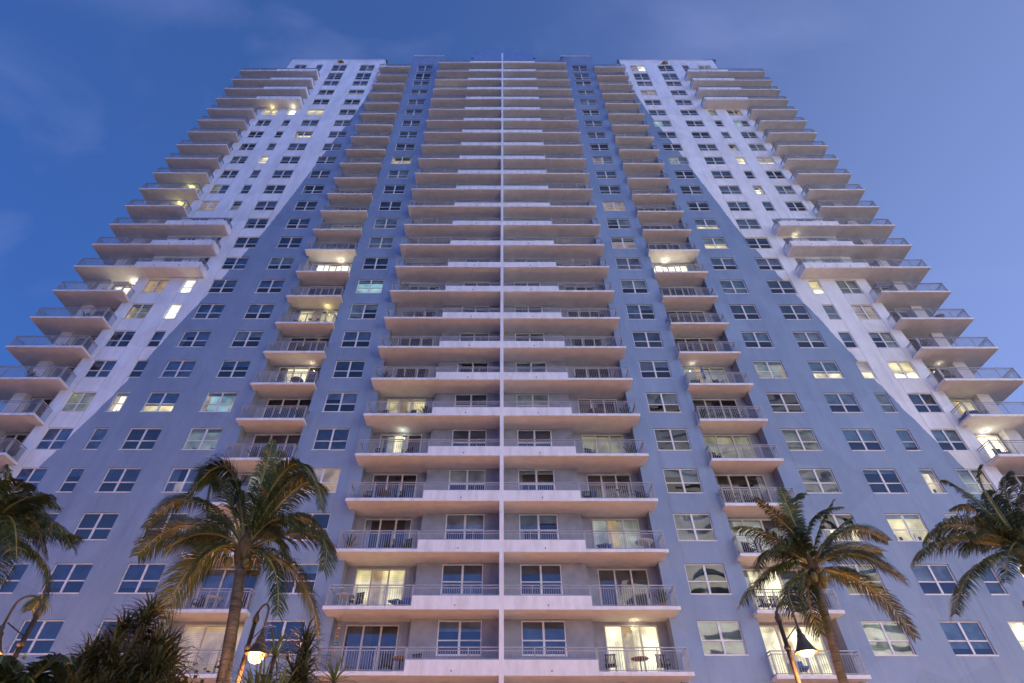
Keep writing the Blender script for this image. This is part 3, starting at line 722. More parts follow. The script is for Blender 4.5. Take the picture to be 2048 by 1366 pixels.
# kind, stack, side, floor, photo x
FURN = [('chair', 'center', -1, 5, 768), ('chair', 'center', -1, 5, 822), ('chair', 'center', -1, 4, 760), ('chair', 'center', -1, 4, 815), ('chair', 'center', -1, 3, 738), ('chair', 'center', -1, 3, 800), ('table', 'center', -1, 3, 768),
 ('chair', 'center', -1, 2, 780), ('chair', 'center', -1, 2, 812), ('white_table', 'center', -1, 1, 690), ('lounger', 'center', -1, 1, 800), ('chair', 'center', -1, 1, 714), ('table', 'center', -1, 0, 800),
 ('chair', 'center', -1, 0, 775), ('chair', 'center', -1, 0, 828), ('chair', 'center', 1, 0, 1222), ('chair', 'center', 1, 0, 1328), ('table', 'center', 1, 0, 1282), ('plant', 'center', 1, 1, 1325), ('bicycle', 'center', 1, 3, 1245), ('chair', 'center', 1, 3, 1175), ('chair', 'center', 1, 3, 1285), ('lounger', 'center', 1, 2, 1210),
 ('bicycle', 'center', 1, 6, 1225), ('chair', 'center', 1, 9, 1190), ('chair', 'center', -1, 9, 850), ('chair', 'center', -1, 8, 815), ('chair', 'center', -1, 10, 850), ('lounger', 'center', 1, 10, 1165),
 ('bicycle', 'small', -1, 8, 622), ('bicycle', 'small', -1, 8, 652), ('chair', 'small', -1, 8, 594), ('table', 'small', -1, 6, 593), ('chair', 'small', -1, 6, 636), ('bicycle', 'small', -1, 6, 560), ('chair', 'small', -1, 5, 550), ('chair', 'small', -1, 3, 486), ('chair', 'small', -1, 3, 565), ('chair', 'small', -1, 3, 590),
 ('chair', 'small', -1, 0, 480), ('chair', 'small', -1, 1, 400), ('white_table', 'small', -1, 1, 425), ('chair', 'small', -1, 1, 490),
 ('plant', 'small', 1, 3, 1458), ('bicycle', 'small', 1, 3, 1440), ('chair', 'small', 1, 3, 1498), ('bicycle', 'small', 1, 7, 1382), ('umbrella', 'small', 1, 6, 1412), ('chair', 'small', 1, 6, 1392), ('chair', 'small', 1, 6, 1438), ('bicycle', 'small', 1, 5, 1480), ('chair', 'small', 1, 4, 1430), ('lounger', 'small', 1, 0, 1600), ('chair', 'small', 1, 1, 1530), ('chair', 'small', 1, 1, 1555), ('chair', 'small', 1, 2, 1500),
 ('chair', 'wing', -1, 4, 30), ('lounger', 'wing', 1, 5, 1900), ('bicycle', 'wing', -1, 13, 335), ('chair', 'wing', -1, 9, 230), ('chair', 'wing', -1, 9, 205), ('chair', 'wing', 1, 4, 2005), ('chair', 'wing', -1, 3, 20), ('lounger', 'wing', 1, 3, 2010), ('chair', 'wing', 1, 5, 1960),
 ('plant', 'center', -1, 2, 700), ('plant', 'center', 1, 4, 1262), ('chair', 'center', 1, 4, 1180), ('plant', 'center', -1, 5, 850), ('plant', 'center', 1, 5, 1250), ('table', 'center', 1, 5, 1190), ('chair', 'center', 1, 6, 1160),
 ('plant', 'center', -1, 6, 770), ('chair', 'center', -1, 6, 800), ('chair', 'center', -1, 7, 775), ('chair', 'center', 1, 7, 1225), ('plant', 'center', 1, 8, 1200), ('table', 'center', -1, 8, 840), ('white_table', 'center', 1, 2, 1290),
 ('plant', 'small', -1, 4, 510), ('table', 'small', -1, 4, 560), ('plant', 'small', -1, 5, 622), ('table', 'small', -1, 7, 600), ('plant', 'small', 1, 5, 1400), ('plant', 'small', 1, 2, 1520), ('plant', 'small', 1, 8, 1345), ('table', 'small', 1, 7, 1420),
 ('plant', 'wing', -1, 6, 60), ('chair', 'wing', -1, 7, 120), ('plant', 'wing', 1, 7, 1850), ('chair', 'wing', 1, 6, 1900), ('plant', 'wing', -1, 8, 170), ('table', 'wing', 1, 8, 1880)]
cnt = {}
SIDEW = [' at its left end', ' at its right end', ' in its middle']
grp = {}
for f in FURN: grp.setdefault((f[0], f[1], f[2], f[3]), []).append(f[4])
for kind, nm, s, k, px in FURN:
    name, lab, cat, g = LAB[kind]
    y = {'center': Y0+.75, 'small': YS+.62, 'wing': Y0+.7}[nm]
    z = Z(k)+SLAB
    d = y*CT+(z+.5-CAMZ)*ST; x = (px-1004)*d/F
    lim = {'center': (.3, 2.8*H), 'small': (4.5*H, 5.55*H), 'wing': (10.25*H, 11.8*H)}[nm]
    if kind == 'bicycle': lim = (lim[0]+.75, lim[1]-.75)
    x = s*min(max(abs(x), lim[0]), lim[1])
    xs = sorted(grp[(kind, nm, s, k)]); i = xs.index(px)
    pos = '' if len(xs) == 1 else (', the left of the two' if i == 0 and len(xs) == 2 else ', the right of the two' if len(xs) == 2 else [', leftmost of three', ', middle of three', ', rightmost of three'][i])
    e = empty(name, (x, y, z+.002), f'{lab} on the {where(nm, s, k)}{pos}', cat, g, rz=random.uniform(-.5, .5) if kind not in ('bicycle',) else 0)
    if kind == 'plant': planter(e, 1.0+.13*len(xs)+.17*(nm == 'small'))
    elif kind == 'lounger': lounger(e, 'red_cloth' if (k == 3 and nm == 'wing') else 'blue_cloth')
    else: FUN[kind](e)
# hanging string of painted balls
p = at(682, 1236, YD-.9)
e = empty('hanging_ornament', (p.x, p.y, Z(1)), 'string of coloured balls hanging under the second left centre balcony', 'ornament')
m = MB(); m.tube([(0, 0, 0), (0, 0, -1.75)], .006, 'dark_metal', 5); m.obj('string', e)
for i, mt in enumerate(('pink_paint', 'orange_paint', 'teal_paint', 'pink_paint')):
    m = MB(); m.lathe((0, 0, -.5-i*.36), [(.005, .11), (.07, .08), (.1, 0), (.07, -.08), (.005, -.11)], mt, 14)
    m.lathe((0, 0, -.5-i*.36), [(.098, .02), (.104, 0), (.098, -.02)], 'dark_metal', 14); m.obj('ball', e)

# ------------------------------------------------------------------ palms
def frond(name, parent, base, az, el, L, droop, rng, wl=.62, dry=False, twist=0.0, wind=0.0, matn='frond'):
    """one feather leaf: arched rachis carrying hanging leaflets"""
    m = MB(); n = 22; pts = []; p = Vector(base); a_el = el; azc = az
    seg = L/n
    for i in range(n+1):
        pts.append(p.copy()); t = i/n
        d = Vector((math.cos(azc)*math.cos(a_el), math.sin(azc)*math.cos(a_el), math.sin(a_el)))
        p = p+d*seg; a_el -= droop/n*(.5+1.3*t); azc += wind/n
        a_el = max(a_el, -1.45)
    m.tube(pts, [.034*(1-t/n)**.7+.006 for t in range(n+1)], 'rachis' if not dry else 'frond_dry', 6)
    nl = int(L*46)
    for j in range(nl):
        t = .13+.87*(j+.5)/nl; fi = t*n; i0 = min(int(fi), n-1); q = pts[i0].lerp(pts[i0+1], fi-i0)
        tg = (pts[i0+1]-pts[i0]).normalized(); side = tg.cross(Vector((0, 0, 1)))
        side = side.normalized() if side.length > .05 else Vector((math.sin(az), -math.cos(az), 0))
        nrm = side.cross(tg).normalized()
        ll = wl*(math.sin(PI*min(1, t*.80+.14))**.6)*rng.uniform(.82, 1.1)
        for sd in (-1, 1):
            if rng.random() < .03: continue
            out = (side*sd*rng.uniform(.75, 1)+tg*rng.uniform(.45, .75)+nrm*(rng.uniform(-.05, .3)+twist*sd)).normalized()
            hang = rng.uniform(.5, 1.1)
            p0 = q; p1 = p0+out*ll*.4; o2 = (out+Vector((wind*.25, 0, -hang*.8))).normalized(); p2 = p1+o2*ll*.35
            o3 = (o2+Vector((wind*.35, 0, -hang))).normalized(); p3 = p2+o3*ll*.3
            w = tg*.017
            mt = 'frond_dry' if dry or rng.random() < .03 else matn
            b = len(m.v); m.v += [tuple(x) for x in (p0-w*.6, p0+w*.6, p1-w, p1+w, p2-w*.7, p2+w*.7, p3)]
            mi = m.mi(mt)
            for f_ in ((0, 1, 3, 2), (2, 3, 5, 4), (4, 5, 6)): m.f.append(tuple(b+i for i in f_)); m.m.append(mi); m.sm.append(False)
    return m.obj(name, parent)
def palm(px_top, py_top, px_bot, py_bot, Y, label, seed, r0, r1, crop, lst, wl=.6, coco=4, dry=0):
    rng = random.Random(seed)
    top = at(px_top, py_top, Y); bot = at(px_bot, py_bot, Y)
    slope = (top.x-bot.x)/(top.z-bot.z); gx = bot.x-slope*.45*(bot.z)
    e = empty('palm_tree', (gx, Y, 0), label, 'palm tree', 'coconut palms in front of the tower')
    o = Vector((gx, Y, 0))
    P = []
    z_ = 0
    ctl = [Vector((0, 0, 0)), Vector(bot)-o, Vector(top)-o]
    for i in range(41):
        t = i/40; z = ctl[2].z*t
        # quadratic through the three controls by height
        z1 = ctl[1].z; z2 = ctl[2].z
        x = ctl[1].x*(z*(z-z2))/(z1*(z1-z2)) + ctl[2].x*(z*(z-z1))/(z2*(z2-z1))
        P.append((x, .06*math.sin(t*4), z))
    rad = [max((r0*(1-t/40)+r1*(t/40)), r1)*(1+.03*(t % 2)) + (.10*(1-t/5) if t < 5 else 0) for t in range(41)]
    m = MB(); m.tube(P, rad, 'palm_trunk', 14)
    for i in range(1, 150):      # leaf scar rings
        t = i/150*40; i0 = int(t); f_ = t-i0; c = Vector(P[i0]).lerp(Vector(P[min(i0+1, 40)]), f_); r = rad[i0]*1.025+.004
        m.lathe(c, [(r-.006, -.012), (r+.004, 0), (r-.006, .012)], 'palm_trunk', 12)
    m.obj('trunk', e)
    c = Vector(P[-1])
    m = MB(); m.lathe(c, [(r1*.9, -.25), (r1*1.7, -.05), (r1*1.9, .15), (r1*1.1, .45), (.02, .6)], 'palm_fibre', 14)
    for i in range(26):
        a = rng.random()*2*PI; z = rng.uniform(-.25, .25)
        d = Vector((math.cos(a), math.sin(a), rng.uniform(.2, 1))).normalized(); q = c+Vector((d.x*r1, d.y*r1, z))
        m.tube([q, q+d*rng.uniform(.15, .45)], [.03, .012], 'palm_fibre', 5)
    cr = m.obj('crown', e)
    for i in range(coco):
        a = rng.random()*2*PI; q = c+Vector((math.cos(a)*.24, math.sin(a)*.24, -.12-.1*rng.random()))
        m = MB(); m.lathe(q, [(.01, .12), (.07, .09), (.1, 0), (.07, -.1), (.01, -.13)], 'coconut', 10); m.obj('coconut', cr)
    base = c+Vector((0, 0, .12))
    P = arcs(base, Y, crop[0], crop[1], crop[2], lst, rng, o)
    for i, pts in enumerate(P):
        frond_path('frond', cr, pts, rng, wl*(1.12 if pts[-1].z < base.z+.5 else .9 if pts[-1].z < base.z+1.2 else .55)*rng.uniform(.85, 1.05), dry=(i >= len(P)-dry), wind=rng.uniform(0, .35))
    return e
def frond_path(name, parent, pts, rng, wl, dry=False, wind=0.0, dens=62, matn='frond'):
    """one feather leaf along a curved midrib (list of points), leaflets hanging from both sides"""
    m = MB(); n = len(pts)-1; L = sum((pts[i+1]-pts[i]).length for i in range(n))
    m.tube(pts, [.030*(1-t/n)**.8+.005 for t in range(n+1)], 'rachis' if not dry else 'frond_dry', 6)
    nl = int(L*dens); az = math.atan2(pts[-1].y-pts[0].y, pts[-1].x-pts[0].x)
    roll = rng.uniform(-.25, .25); side = None
    for j in range(nl):
        t = .12+.88*(j+.5)/nl; fi = t*n; i0 = min(int(fi), n-1); q = pts[i0].lerp(pts[i0+1], fi-i0)
        tg = (pts[i0+1]-pts[i0]).normalized(); sd0 = tg.cross(Vector((0, 0, 1)))
        if sd0.length > .18: side = sd0.normalized()
        elif side is None: side = Vector((math.sin(az), -math.cos(az), 0))
        sdv = (side-tg*side.dot(tg)).normalized(); nrm = sdv.cross(tg).normalized()
        ll = wl*(math.sin(PI*min(1, t*.82+.12))**.65)*rng.uniform(.85, 1.12)
        for sd in (-1, 1):
            if rng.random() < .08: continue
            out = (sdv*sd*rng.uniform(.7, 1)+tg*rng.uniform(.5, .85)+nrm*(rng.uniform(-.05, .25)+roll*sd)).normalized()
            hang = rng.uniform(.45, .95)
            p0 = q; p1 = p0+out*ll*.38; o2 = (out+Vector((wind*.3, 0, -hang*.8))).normalized(); p2 = p1+o2*ll*.34
            o3 = (o2+Vector((wind*.35, 0, -hang))).normalized(); p3 = p2+o3*ll*.32
            w = tg*.0125
            mt = 'frond_dry' if dry or rng.random() < .03 else matn
            b = len(m.v); m.v += [tuple(x) for x in (p0-w*.6, p0+w*.6, p1-w, p1+w, p2-w*.7, p2+w*.7, p3)]
            mi = m.mi(mt)
            for f_ in ((0, 1, 3, 2), (2, 3, 5, 4), (4, 5, 6)): m.f.append(tuple(b+i for i in f_)); m.m.append(mi); m.sm.append(False)
    return m.obj(name, parent)
def arcs(c, Y, ox, oy, sc_, lst, rng, org):
    """midribs from (middle, tip) readings of a zoomed photo crop, spread over depth"""
    out = []
    for (mx, my), (tx, ty) in lst:
        dy = rng.uniform(-.8, .8)
        T = at(ox+tx/sc_, oy+ty/sc_, Y+dy)-org; M = at(ox+mx/sc_, oy+my/sc_, Y+dy*.6)-org
        C = M*2-(c+T)*.5
        out.append([c.lerp(C, t).lerp(C.lerp(T, t), t) for t in [i/18 for i in range(19)]])
    return out
palm(487, 1112, 452, 1330, 12.6, 'full green coconut palm with curved grey trunk left of the glowing street lamp', 11, .165, .105, (0, 860, 2.7), [
 ((1400, 330), (1475, 62)), ((1425, 400), (1515, 125)), ((1240, 215), (1020, 350)), ((1060, 370), (790, 525)), ((1010, 515), (745, 680)), ((1080, 700), (865, 1040)),
 ((1290, 330), (1350, 570)), ((1560, 200), (1725, 335)), ((1640, 290), (1735, 430)), ((1610, 470), (1815, 660)), ((1690, 560), (1750, 760)), ((1600, 770), (1725, 1130)), ((1470, 730), (1500, 1000)),
 ((1370, 640), (1400, 800)), ((1460, 560), (1570, 730)), ((1170, 640), (1010, 800)), ((1500, 350), (1650, 230)), ((1170, 240), (1120, 470)), ((1130, 560), (900, 640)),
 ((1500, 480), (1640, 560)), ((1200, 500), (1060, 640))], wl=.70)
palm(1628, 1148, 1682, 1340, 13.6, 'leaning coconut palm with dark trunk right of the bell shaped street lamp', 23, .118, .082, (1348, 860, 2.7), [
 ((650, 560), (440, 365)), ((650, 500), (575, 310)), ((640, 430), (705, 350)), ((740, 500), (905, 415)), ((920, 540), (1155, 595)), ((970, 665), (1245, 805)), ((1040, 830), (1305, 1115)), ((560, 740), (370, 935)),
 ((560, 585), (340, 520)), ((690, 850), (735, 1060)), ((730, 900), (790, 1100)), ((640, 620), (590, 760)), ((880, 640), (1120, 655)), ((630, 830), (660, 980)), ((780, 560), (860, 380)), ((860, 760), (1000, 790)),
 ((560, 640), (450, 760)), ((820, 600), (960, 470))], wl=.64, coco=5)
palm(-22, 1068, -60, 1330, 11.2, 'coconut palm at the left edge with one torn brown frond', 37, .17, .115, (0, 860, 2.7), [
 ((150, 375), (310, 415)), ((120, 430), (330, 545)), ((150, 500), (255, 670)), ((180, 545), (400, 570)), ((60, 350), (135, 285)), ((30, 300), (45, 205)), ((90, 600), (190, 690)), ((-100, 350), (-200, 250)), ((-200, 500), (-400, 620)),
 ((-30, 400), (10, 280)), ((60, 480), (90, 700)), ((230, 480), (390, 640)), ((80, 400), (250, 350)), ((10, 520), (60, 690)), ((-10, 640), (-20, 820)), ((235, 735), (175, 975))], wl=.62)
palm(2056, 1116, 2140, 1340, 12.2, 'coconut palm at the right edge with an orange lit hanging frond', 51, .17, .115, (1348, 860, 2.7), [
 ((1680, 330), (1655, 195)), ((1610, 365), (1450, 270)), ((1560, 505), (1365, 580)), ((1510, 585), (1305, 705)), ((1790, 330), (1812, 235)), ((1770, 450), (1690, 330)), ((1860, 420), (1900, 260)),
 ((1960, 560), (2120, 760)), ((2000, 500), (2220, 560)), ((1660, 440), (1500, 420)), ((1700, 560), (1580, 640)), ((1750, 540), (1640, 470)), ((1900, 500), (2000, 380)), ((1830, 620), (1790, 820)), ((1810, 480), (1740, 560)), ((1640, 735), (1515, 990))], wl=.62, coco=5)

# ------------------------------------------------------------------ shrubs
def rosette(m, c, axis, n, L, w, mat, rng, spread=1.5, sag=.5):
    axis = axis.normalized(); a0 = axis.orthogonal().normalized(); b0 = axis.cross(a0)
    for i in range(n):
        a = i*2.399+rng.uniform(-.2, .2); t = spread*((i+.5)/n)**.7
        d = (axis*math.cos(t)+(a0*math.cos(a)+b0*math.sin(a))*math.sin(t)).normalized()
        l_ = L*rng.uniform(.7, 1.1); s = d.cross(Vector((0, 0, 1)));
        s = s.normalized() if s.length > .05 else a0
        nn = s.cross(d)*.25
        p0 = c; p1 = c+d*l_*.35; p2 = p1+(d+Vector((0, 0, -sag*.35))).normalized()*l_*.35; p3 = p2+(d+Vector((0, 0, -sag))).normalized()*l_*.3
        q = [p0, p1, p2, p3]; ww = [w*.5, w, w*.7, .002]
        b = len(m.v)
        for p, x in zip(q, ww): m.v += [tuple(p-s*x+nn*x), tuple(p), tuple(p+s*x+nn*x)]
        mi = m.mi(mat)
        for r in range(3):
            for e_ in (0, 1): m.f.append((b+r*3+e_, b+r*3+e_+1, b+r*3+e_+4, b+r*3+e_+3)); m.m.append(mi); m.sm.append(False)
def spiky_shrub(px, py, Y, wpx, label, seed, mat='strap_leaf', L=.75, n=46, hgt=None, dens=34, w=.026, name='screw_pine', cat='shrub', group=None, upright=.0):
    """many stemmed shrub whose stems end in rosettes; px,py = its top in the photo, wpx = half width"""
    rng = random.Random(seed); top = at(px, py, Y); R = wpx*(Y*CT+(top.z-CAMZ)*ST)/F
    e = empty(name, (top.x, Y, 0), label, cat, group)
    st, lf = MB(), MB(); hz = top.z-L*.6
    for i in range(n):
        a = rng.random()*2*PI; r = rng.random()**.5
        x = math.cos(a)*r*R; y = math.sin(a)*r*R*.8; z = hz*(1-.42*r**1.6)*rng.uniform(.66, 1.0)
        if i == 0: x = y = 0; z = hz
        z = max(z, .5)
        st.tube([(x*.15, y*.15, 0), (x*.55, y*.55, z*.55), (x, y, z)], [.05, .035, .03], 'palm_fibre', 5)
        ax = Vector((x/R*.7*(1-upright), y/R*.7*(1-upright), 1))
        rosette(lf, Vector((x, y, z)), ax, dens, L*rng.uniform(.8, 1.15), w, mat if rng.random() < .9 else 'frond_dry', rng, 1.75, rng.uniform(.4, 1.0))
    st.obj('stem', e); lf.obj('foliage', e)
spiky_shrub(318, 1192, 9.6, 135, 'large dark screw pine with spiky rosettes below the left coconut palm', 3, n=210, L=.5, dens=40, w=.02)
spiky_shrub(190, 1275, 9.0, 130, 'lower screw pine spreading left of the tall one at the bottom edge', 4, n=150, L=.48, dens=36, w=.018)
spiky_shrub(562, 1266, 9.4, 66, 'yellow lit spiky shrub just right of the glowing lamp', 5, mat='yellow_leaf', n=95, L=.56, dens=40, w=.014, name='spiky_shrub')
spiky_shrub(618, 1245, 9.8, 45, 'tall spiky shrub between the lamp and the lowest centre balconies', 6, mat='strap_leaf', n=60, L=.5, dens=40, w=.016, name='spiky_shrub')
spiky_shrub(676, 1325, 9.2, 34, 'small yellow green spiky shrub in front of the lowest left centre balcony', 8, mat='yellow_leaf', n=30, L=.42, dens=34, w=.014, name='spiky_shrub')
def bush(px, py, Y, wpx, label, seed, mat='broad_leaf', n=2600, name='leafy_bush', lf=.07):
    rng = random.Random(seed); top = at(px, py, Y); R = wpx*(Y*CT+(top.z-CAMZ)*ST)/F
    e = empty(name, (top.x, Y, 0), label, 'bush'); st, m = MB(), MB()
    tips = []
    for i in range(70):
        a = rng.random()*2*PI; r = rng.random()**.5; x = math.cos(a)*r*R; y = math.sin(a)*r*R; z = top.z*(1-.5*r**2)*rng.uniform(.6, 1)
        st.tube([(0, 0, 0), (x*.6, y*.6, z*.6), (x, y, z)], [.03, .015, .005], 'palm_fibre', 4); tips.append(Vector((x, y, z)))
    for i in range(n):
        t = rng.choice(tips); q = t*rng.uniform(.75, 1)+Vector([rng.gauss(0, .13) for _ in range(3)]); q.z = min(q.z, top.z)
        d = Vector([rng.gauss(0, 1) for _ in range(3)]).normalized(); s = d.orthogonal().normalized()*lf*.4; L = lf*rng.uniform(.7, 1.3)
        m.face([q, q+d*L*.5+s, q+d*L, q+d*L*.5-s], mat)
    st.obj('stem', e); m.obj('foliage', e)
bush(215, 1292, 12.5, 60, 'dark leafy bush behind the screw pines at the lower left', 9)
bush(120, 1285, 12.0, 45, 'dark arching bush by the left street lamp', 10, n=3000)
bush(742, 1352, 11.5, 26, 'tip of a small leafy bush under the lowest left centre balcony', 12, n=1500, lf=.06)
bush(600, 1350, 8.5, 70, 'low bush filling the bottom edge beneath the spiky shrubs', 13, mat='yellow_leaf', n=2600)
bush(90, 1288, 11.0, 110, 'dark leafy bush at the lower left corner under the left palm', 21, n=7500, lf=.10)
bush(400, 1330, 10.6, 60, 'dark low bush at the foot of the full coconut palm', 22, n=3000, lf=.09)
def feather_shrub(px, py, Y, L, label, seed, nf=16):
    rng = random.Random(seed); top = at(px, py, Y); z = top.z-L*.55
    e = empty('areca_palm', (top.x, Y, 0), label, 'shrub')
    m = MB()
    for i in range(5): a = i*1.256; m.tube([(.1*math.cos(a), .1*math.sin(a), 0), (.25*math.cos(a), .25*math.sin(a), z)], .04, 'rachis', 6)
    m.obj('stem', e)
    for i in range(nf):
        az = i*2.399; a = (i % 5)*1.256
        frond('frond', e, (.25*math.cos(a), .25*math.sin(a), z-.1), az, rng.uniform(.3, 1.3), L*rng.uniform(.8, 1.1), rng.uniform(1.2, 1.9), rng, wl=.34)
feather_shrub(45, 1290, 8.8, 1.5, 'feathery clumping palm at the lower left corner under the lamp', 14, 26)

# ------------------------------------------------------------------ street lamps
def arc(c, r, a0, a1, n=12, sx=1.0): return [(c[0]+r*sx*math.cos(a0+(a1-a0)*i/n), 0, c[1]+r*math.sin(a0+(a1-a0)*i/n)) for i in range(n+1)]
def lamp(q, label, power, down=0, rz=-75, lens_drop=.0, k=.78, cone=1.9):
    """q: centre of the lens; the pole stands beside it, the arm reaches from it in direction rz (degrees)"""
    arm = .40; u = Vector((math.cos(math.radians(rz)), math.sin(math.radians(rz)), 0))
    e = empty('street_lamp', (q.x-u.x*arm, q.y-u.y*arm, 0), label, 'street lamp', 'street lamps along the promenade', rz=math.radians(rz))
    zt = q.z+.80
    m = MB(); m.tube([(0, 0, 0), (0, 0, .5), (0, 0, .55), (0, 0, 2.2), (0, 0, zt-.15)], [.13, .11, .065, .055, .042], 'lamp_metal', 12)
    m.lathe((0, 0, zt-.15), [(.042, 0), (.065, .02), (.065, .1), (.045, .14), (.03, .2), (.001, .24)], 'lamp_metal', 12)
    m.lathe((0, 0, zt-.62), [(.055, -.04), (.07, 0), (.055, .04)], 'lamp_metal', 12)
    m.obj('pole', e)
    m = MB(); r = arm/2
    m.tube([(.02, 0, zt-.35), (.02, 0, zt-.05)]+[((r-r*math.cos(t)), 0, zt-.05+r*1.1*math.sin(t)) for t in [i*PI/12 for i in range(1, 13)]]+[(arm, 0, q.z+.44*k)], .022, 'lamp_metal', 8)
    m.tube([(0, 0, zt-.50), (.2, 0, zt-.40), (.36, 0, zt-.32)], .012, 'lamp_metal', 6); m.obj('arm', e)
    m = MB(); m.lathe((arm, 0, q.z), [(x*k, z*k) for x, z in [(.03, .58), (.055, .5), (.06, .44), (.1, .4), (.105, .33), (.13, .27), (.2, .12), (.25, .05), (.29, .02), (.29, 0), (.2, .02), (.17, .12), (.05, .3)]], 'lamp_metal', 24)
    m.obj('hood', e)
    m = MB(); m.lathe((arm, 0, q.z), [(x*k, z*k) for x, z in [(.19, .03), (.18, -.02-lens_drop*.6), (.12, -.06-lens_drop), (.01, -.085-lens_drop*1.1)]], 'lamp_glow', 20)
    m.obj('lens', e)
    for kind, en in (('POINT', power), ('SPOT', down)):
        if not en: continue
        ld = bpy.data.lights.new('lamp_light', kind); ld.energy = en; ld.color = (1.0, .47, .17); ld.shadow_soft_size = .1
        if kind == 'SPOT': ld.spot_size = cone; ld.spot_blend = .6
        lo = bpy.data.objects.new('lamp_light', ld); COL.objects.link(lo); lo.parent = e; lo.location = (arm, 0, q.z-.24-lens_drop)
    return e
lamp(at(514, 1310, 12.0), 'brightly glowing street lamp right of the left coconut palm trunk', 240, 600, -38, .11)
lamp(at(1614, 1305, 11.8), 'street lamp with bell hood left of the leaning palm trunk', 240, 600, -66, .0)
lamp(at(-24, 1306, 10.6), 'street lamp with hooked arm at the left edge of the view', 340, 700, 215, .05)
lamp(at(2114, 1300, 12.0), 'street lamp whose hooked arm just enters at the right edge', 200, 1500, 240, .03)
for i, x in enumerate((-30, -20, -10, 0, 10, 20, 30)):  # unseen lamps, added so the lit paving warms the balcony undersides
    lamp(Vector((x, -4, 5.2)), 'added unseen street lamp of the row behind the camera', 0, 2600, 90, .03, cone=2.6)
for i, x in enumerate((-32, -24, -16, -8, 0, 8, 16, 24, 32)):  # second unseen row, added below the view for steeper warm bounce under the slabs
    lamp(Vector((x, 19.5, 3.9)), 'added unseen street lamp of the low row along the foot of the tower', 0, 8800, 90, .03, cone=2.6)

# ------------------------------------------------------------------ ground
g = MB(); g.face([(-1500, -1500, 0), (1500, -1500, 0), (1500, 1500, 0), (-1500, 1500, 0)], 'soil'); g.obj('ground', kind='structure')
g = MB(); g.face([(-60, -25, .006), (60, -25, .006), (60, YW-.05, .006), (-60, YW-.05, .006)], 'paving'); g.obj('pavement', kind='structure')
g = MB(); g.face([(-14, 8, .012), (-2, 8, .012), (-2, 14.5, .012), (-14, 14.5, .012)], 'soil'); g.face([(6, 11, .012), (16, 11, .012), (16, 15, .012), (6, 15, .012)], 'soil'); g.obj('planting_bed', kind='structure')

# the white tower across the street, seen mirrored in the right hand windows
ot = empty('white_tower', (46, -48, 0), 'white banded tower across the street mirrored in the right windows', 'building')
m = MB(); 
for k in range(26):
    z = k*3.0
    m.box(-24, 24, -9, 9, z, z+1.9, 'tower_white')
for i in range(5): m.box(-24+i*11.4, -24+i*11.4+2.4, -9.2, 9.2, 0, 78, 'tower_white')
m.box(-24, 24, -9, 9, 78, 80, 'tower_white'); m.obj('wall', ot)
m = MB(); m.box(-23.8, 23.8, -8.8, 8.8, 0, 78.5, 'tower_glass'); m.obj('window', ot, kind='stuff')
ot.rotation_euler = (0, 0, math.radians(8))

for i, x in enumerate((30, 48, 66)):  # unseen lights added to brighten the tower mirrored in the panes
    e = empty('floodlight', (x, -14, 0), 'added unseen ground floodlight aimed at the white tower across the street', 'floodlight', 'floodlights added to brighten the white tower')
    m = MB(); m.box(-.05, .05, -.05, .05, 0, .5, 'dark_metal'); m.obj('bracket', e)
    m = MB(); m.box(-.3, .3, -.02, .25, .45, .9, 'dark_metal'); m.obj('lamp_head', e)
    ld = bpy.data.lights.new('added_flood', 'SPOT'); ld.energy = 170000; ld.color = (1, .90, .72); ld.spot_size = 2.0; ld.spot_blend = .5; ld.shadow_soft_size = .3
    lo = bpy.data.objects.new('added_flood', ld); COL.objects.link(lo); lo.parent = e; lo.location = (0, -.2, .7)
    lo.rotation_euler = Vector((0, -1, .95)).to_track_quat('-Z', 'Y').to_euler()

# ------------------------------------------------------------------ sky and light
w = bpy.data.worlds.new('World'); sc.world = w; w.use_nodes = True
n, l = w.node_tree.nodes, w.node_tree.links; n.clear()
tc = N(n, 'ShaderNodeTexCoord'); sep = N(n, 'ShaderNodeSeparateXYZ'); l.new(tc.outputs['Generated'], sep.inputs[0])
def mth(op, a, b=None, c=None):
    x = N(n, 'ShaderNodeMath', operation=op)
    for i, v in enumerate((a, b, c)):
        if v is None: continue
        if isinstance(v, (int, float)): x.inputs[i].default_value = v
        else: l.new(v, x.inputs[i])
    return x.outputs[0]
# dusk glow grows to the right and towards the low sky behind the camera
side = mth('MULTIPLY_ADD', sep.outputs['X'], .62, .40)
rmp = N(n, 'ShaderNodeValToRGB'); l.new(side, rmp.inputs[0])
els = rmp.color_ramp.elements
els[0].position = 0.0; els[0].color = (.045, .130, .44, 1)
els[1].position = 1.0; els[1].color = (.265, .355, .73, 1)
x = els.new(.35); x.color = (.068, .160, .49, 1)
x = els.new(.52); x.color = (.105, .195, .53, 1)
x = els.new(.72); x.color = (.180, .275, .62, 1)
# darker towards the zenith
zf = N(n, 'ShaderNodeMapRange'); setin(zf, From_Min=.35, From_Max=1.0, To_Min=1.22, To_Max=.66); l.new(sep.outputs['Z'], zf.inputs['Value'])
cm = N(n, 'ShaderNodeMixRGB', blend_type='MULTIPLY'); cm.inputs[0].default_value = 1; l.new(rmp.outputs[0], cm.inputs[1]); l.new(zf.outputs[0], cm.inputs[2])
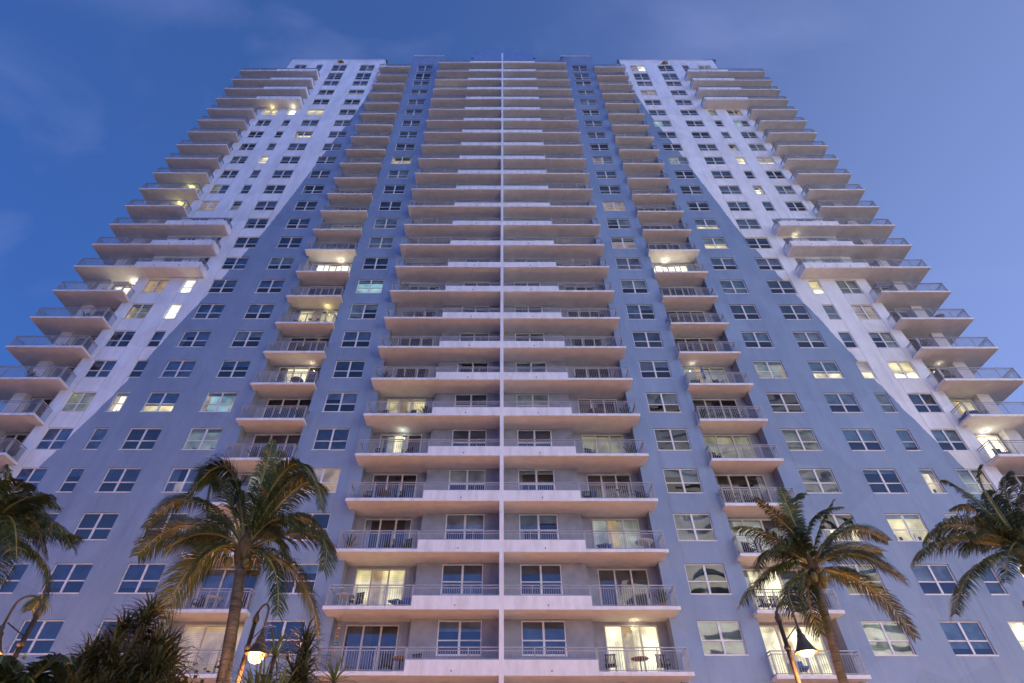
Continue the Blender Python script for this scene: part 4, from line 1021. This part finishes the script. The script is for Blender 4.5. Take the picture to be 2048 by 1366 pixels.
# back glow
back = mth('MULTIPLY', mth('MAXIMUM', mth('MULTIPLY_ADD', sep.outputs['Y'], -1.0, .15), 0.0), mth('POWER', mth('MAXIMUM', mth('SUBTRACT', .80, sep.outputs['Z']), 0.0), 1.3))
glow = N(n, 'ShaderNodeMixRGB', blend_type='MIX'); l.new(back, glow.inputs[0]); l.new(cm.outputs[0], glow.inputs[1]); glow.inputs[2].default_value = (.44, .70, 2.0, 1)
# thin clouds
mp = N(n, 'ShaderNodeMapping'); mp.inputs['Scale'].default_value = (1.6, 2.4, 1.2); mp.inputs['Rotation'].default_value = (.2, .3, .5); l.new(tc.outputs['Generated'], mp.inputs[0])
no = N(n, 'ShaderNodeTexNoise'); setin(no, Scale=1.7, Detail=5, Roughness=.5, Distortion=.5); l.new(mp.outputs[0], no.inputs['Vector'])
cr = N(n, 'ShaderNodeMapRange'); setin(cr, From_Min=.50, From_Max=.85, To_Min=0.0, To_Max=.42); l.new(no.outputs['Fac'], cr.inputs['Value'])
cl = N(n, 'ShaderNodeMixRGB'); l.new(cr.outputs[0], cl.inputs[0]); l.new(glow.outputs[0], cl.inputs[1]); cl.inputs[2].default_value = (.34, .40, .78, 1)
bg = N(n, 'ShaderNodeBackground'); l.new(cl.outputs[0], bg.inputs[0]); bg.inputs[1].default_value = 1.06
out = N(n, 'ShaderNodeOutputWorld'); l.new(bg.outputs[0], out.inputs[0])
sd = bpy.data.lights.new('sun', 'SUN'); sd.energy = .78; sd.angle = math.radians(20); sd.color = (.62, .66, 1.0)
so = bpy.data.objects.new('sun', sd); COL.objects.link(so)
dirv = Vector((-.80, .62, -.22)); so.rotation_euler = dirv.to_track_quat('-Z', 'Y').to_euler()

sc.view_settings.view_transform = 'Standard'; sc.view_settings.look = 'None'; sc.view_settings.exposure = 0; sc.view_settings.gamma = 1
sc.render.engine = 'CYCLES'
cy = sc.cycles; cy.use_denoising = True; cy.max_bounces = 6; cy.diffuse_bounces = 3; cy.glossy_bounces = 3; cy.transparent_max_bounces = 8; cy.sample_clamp_indirect = 4
cy.use_adaptive_sampling = True; cy.adaptive_threshold = .02
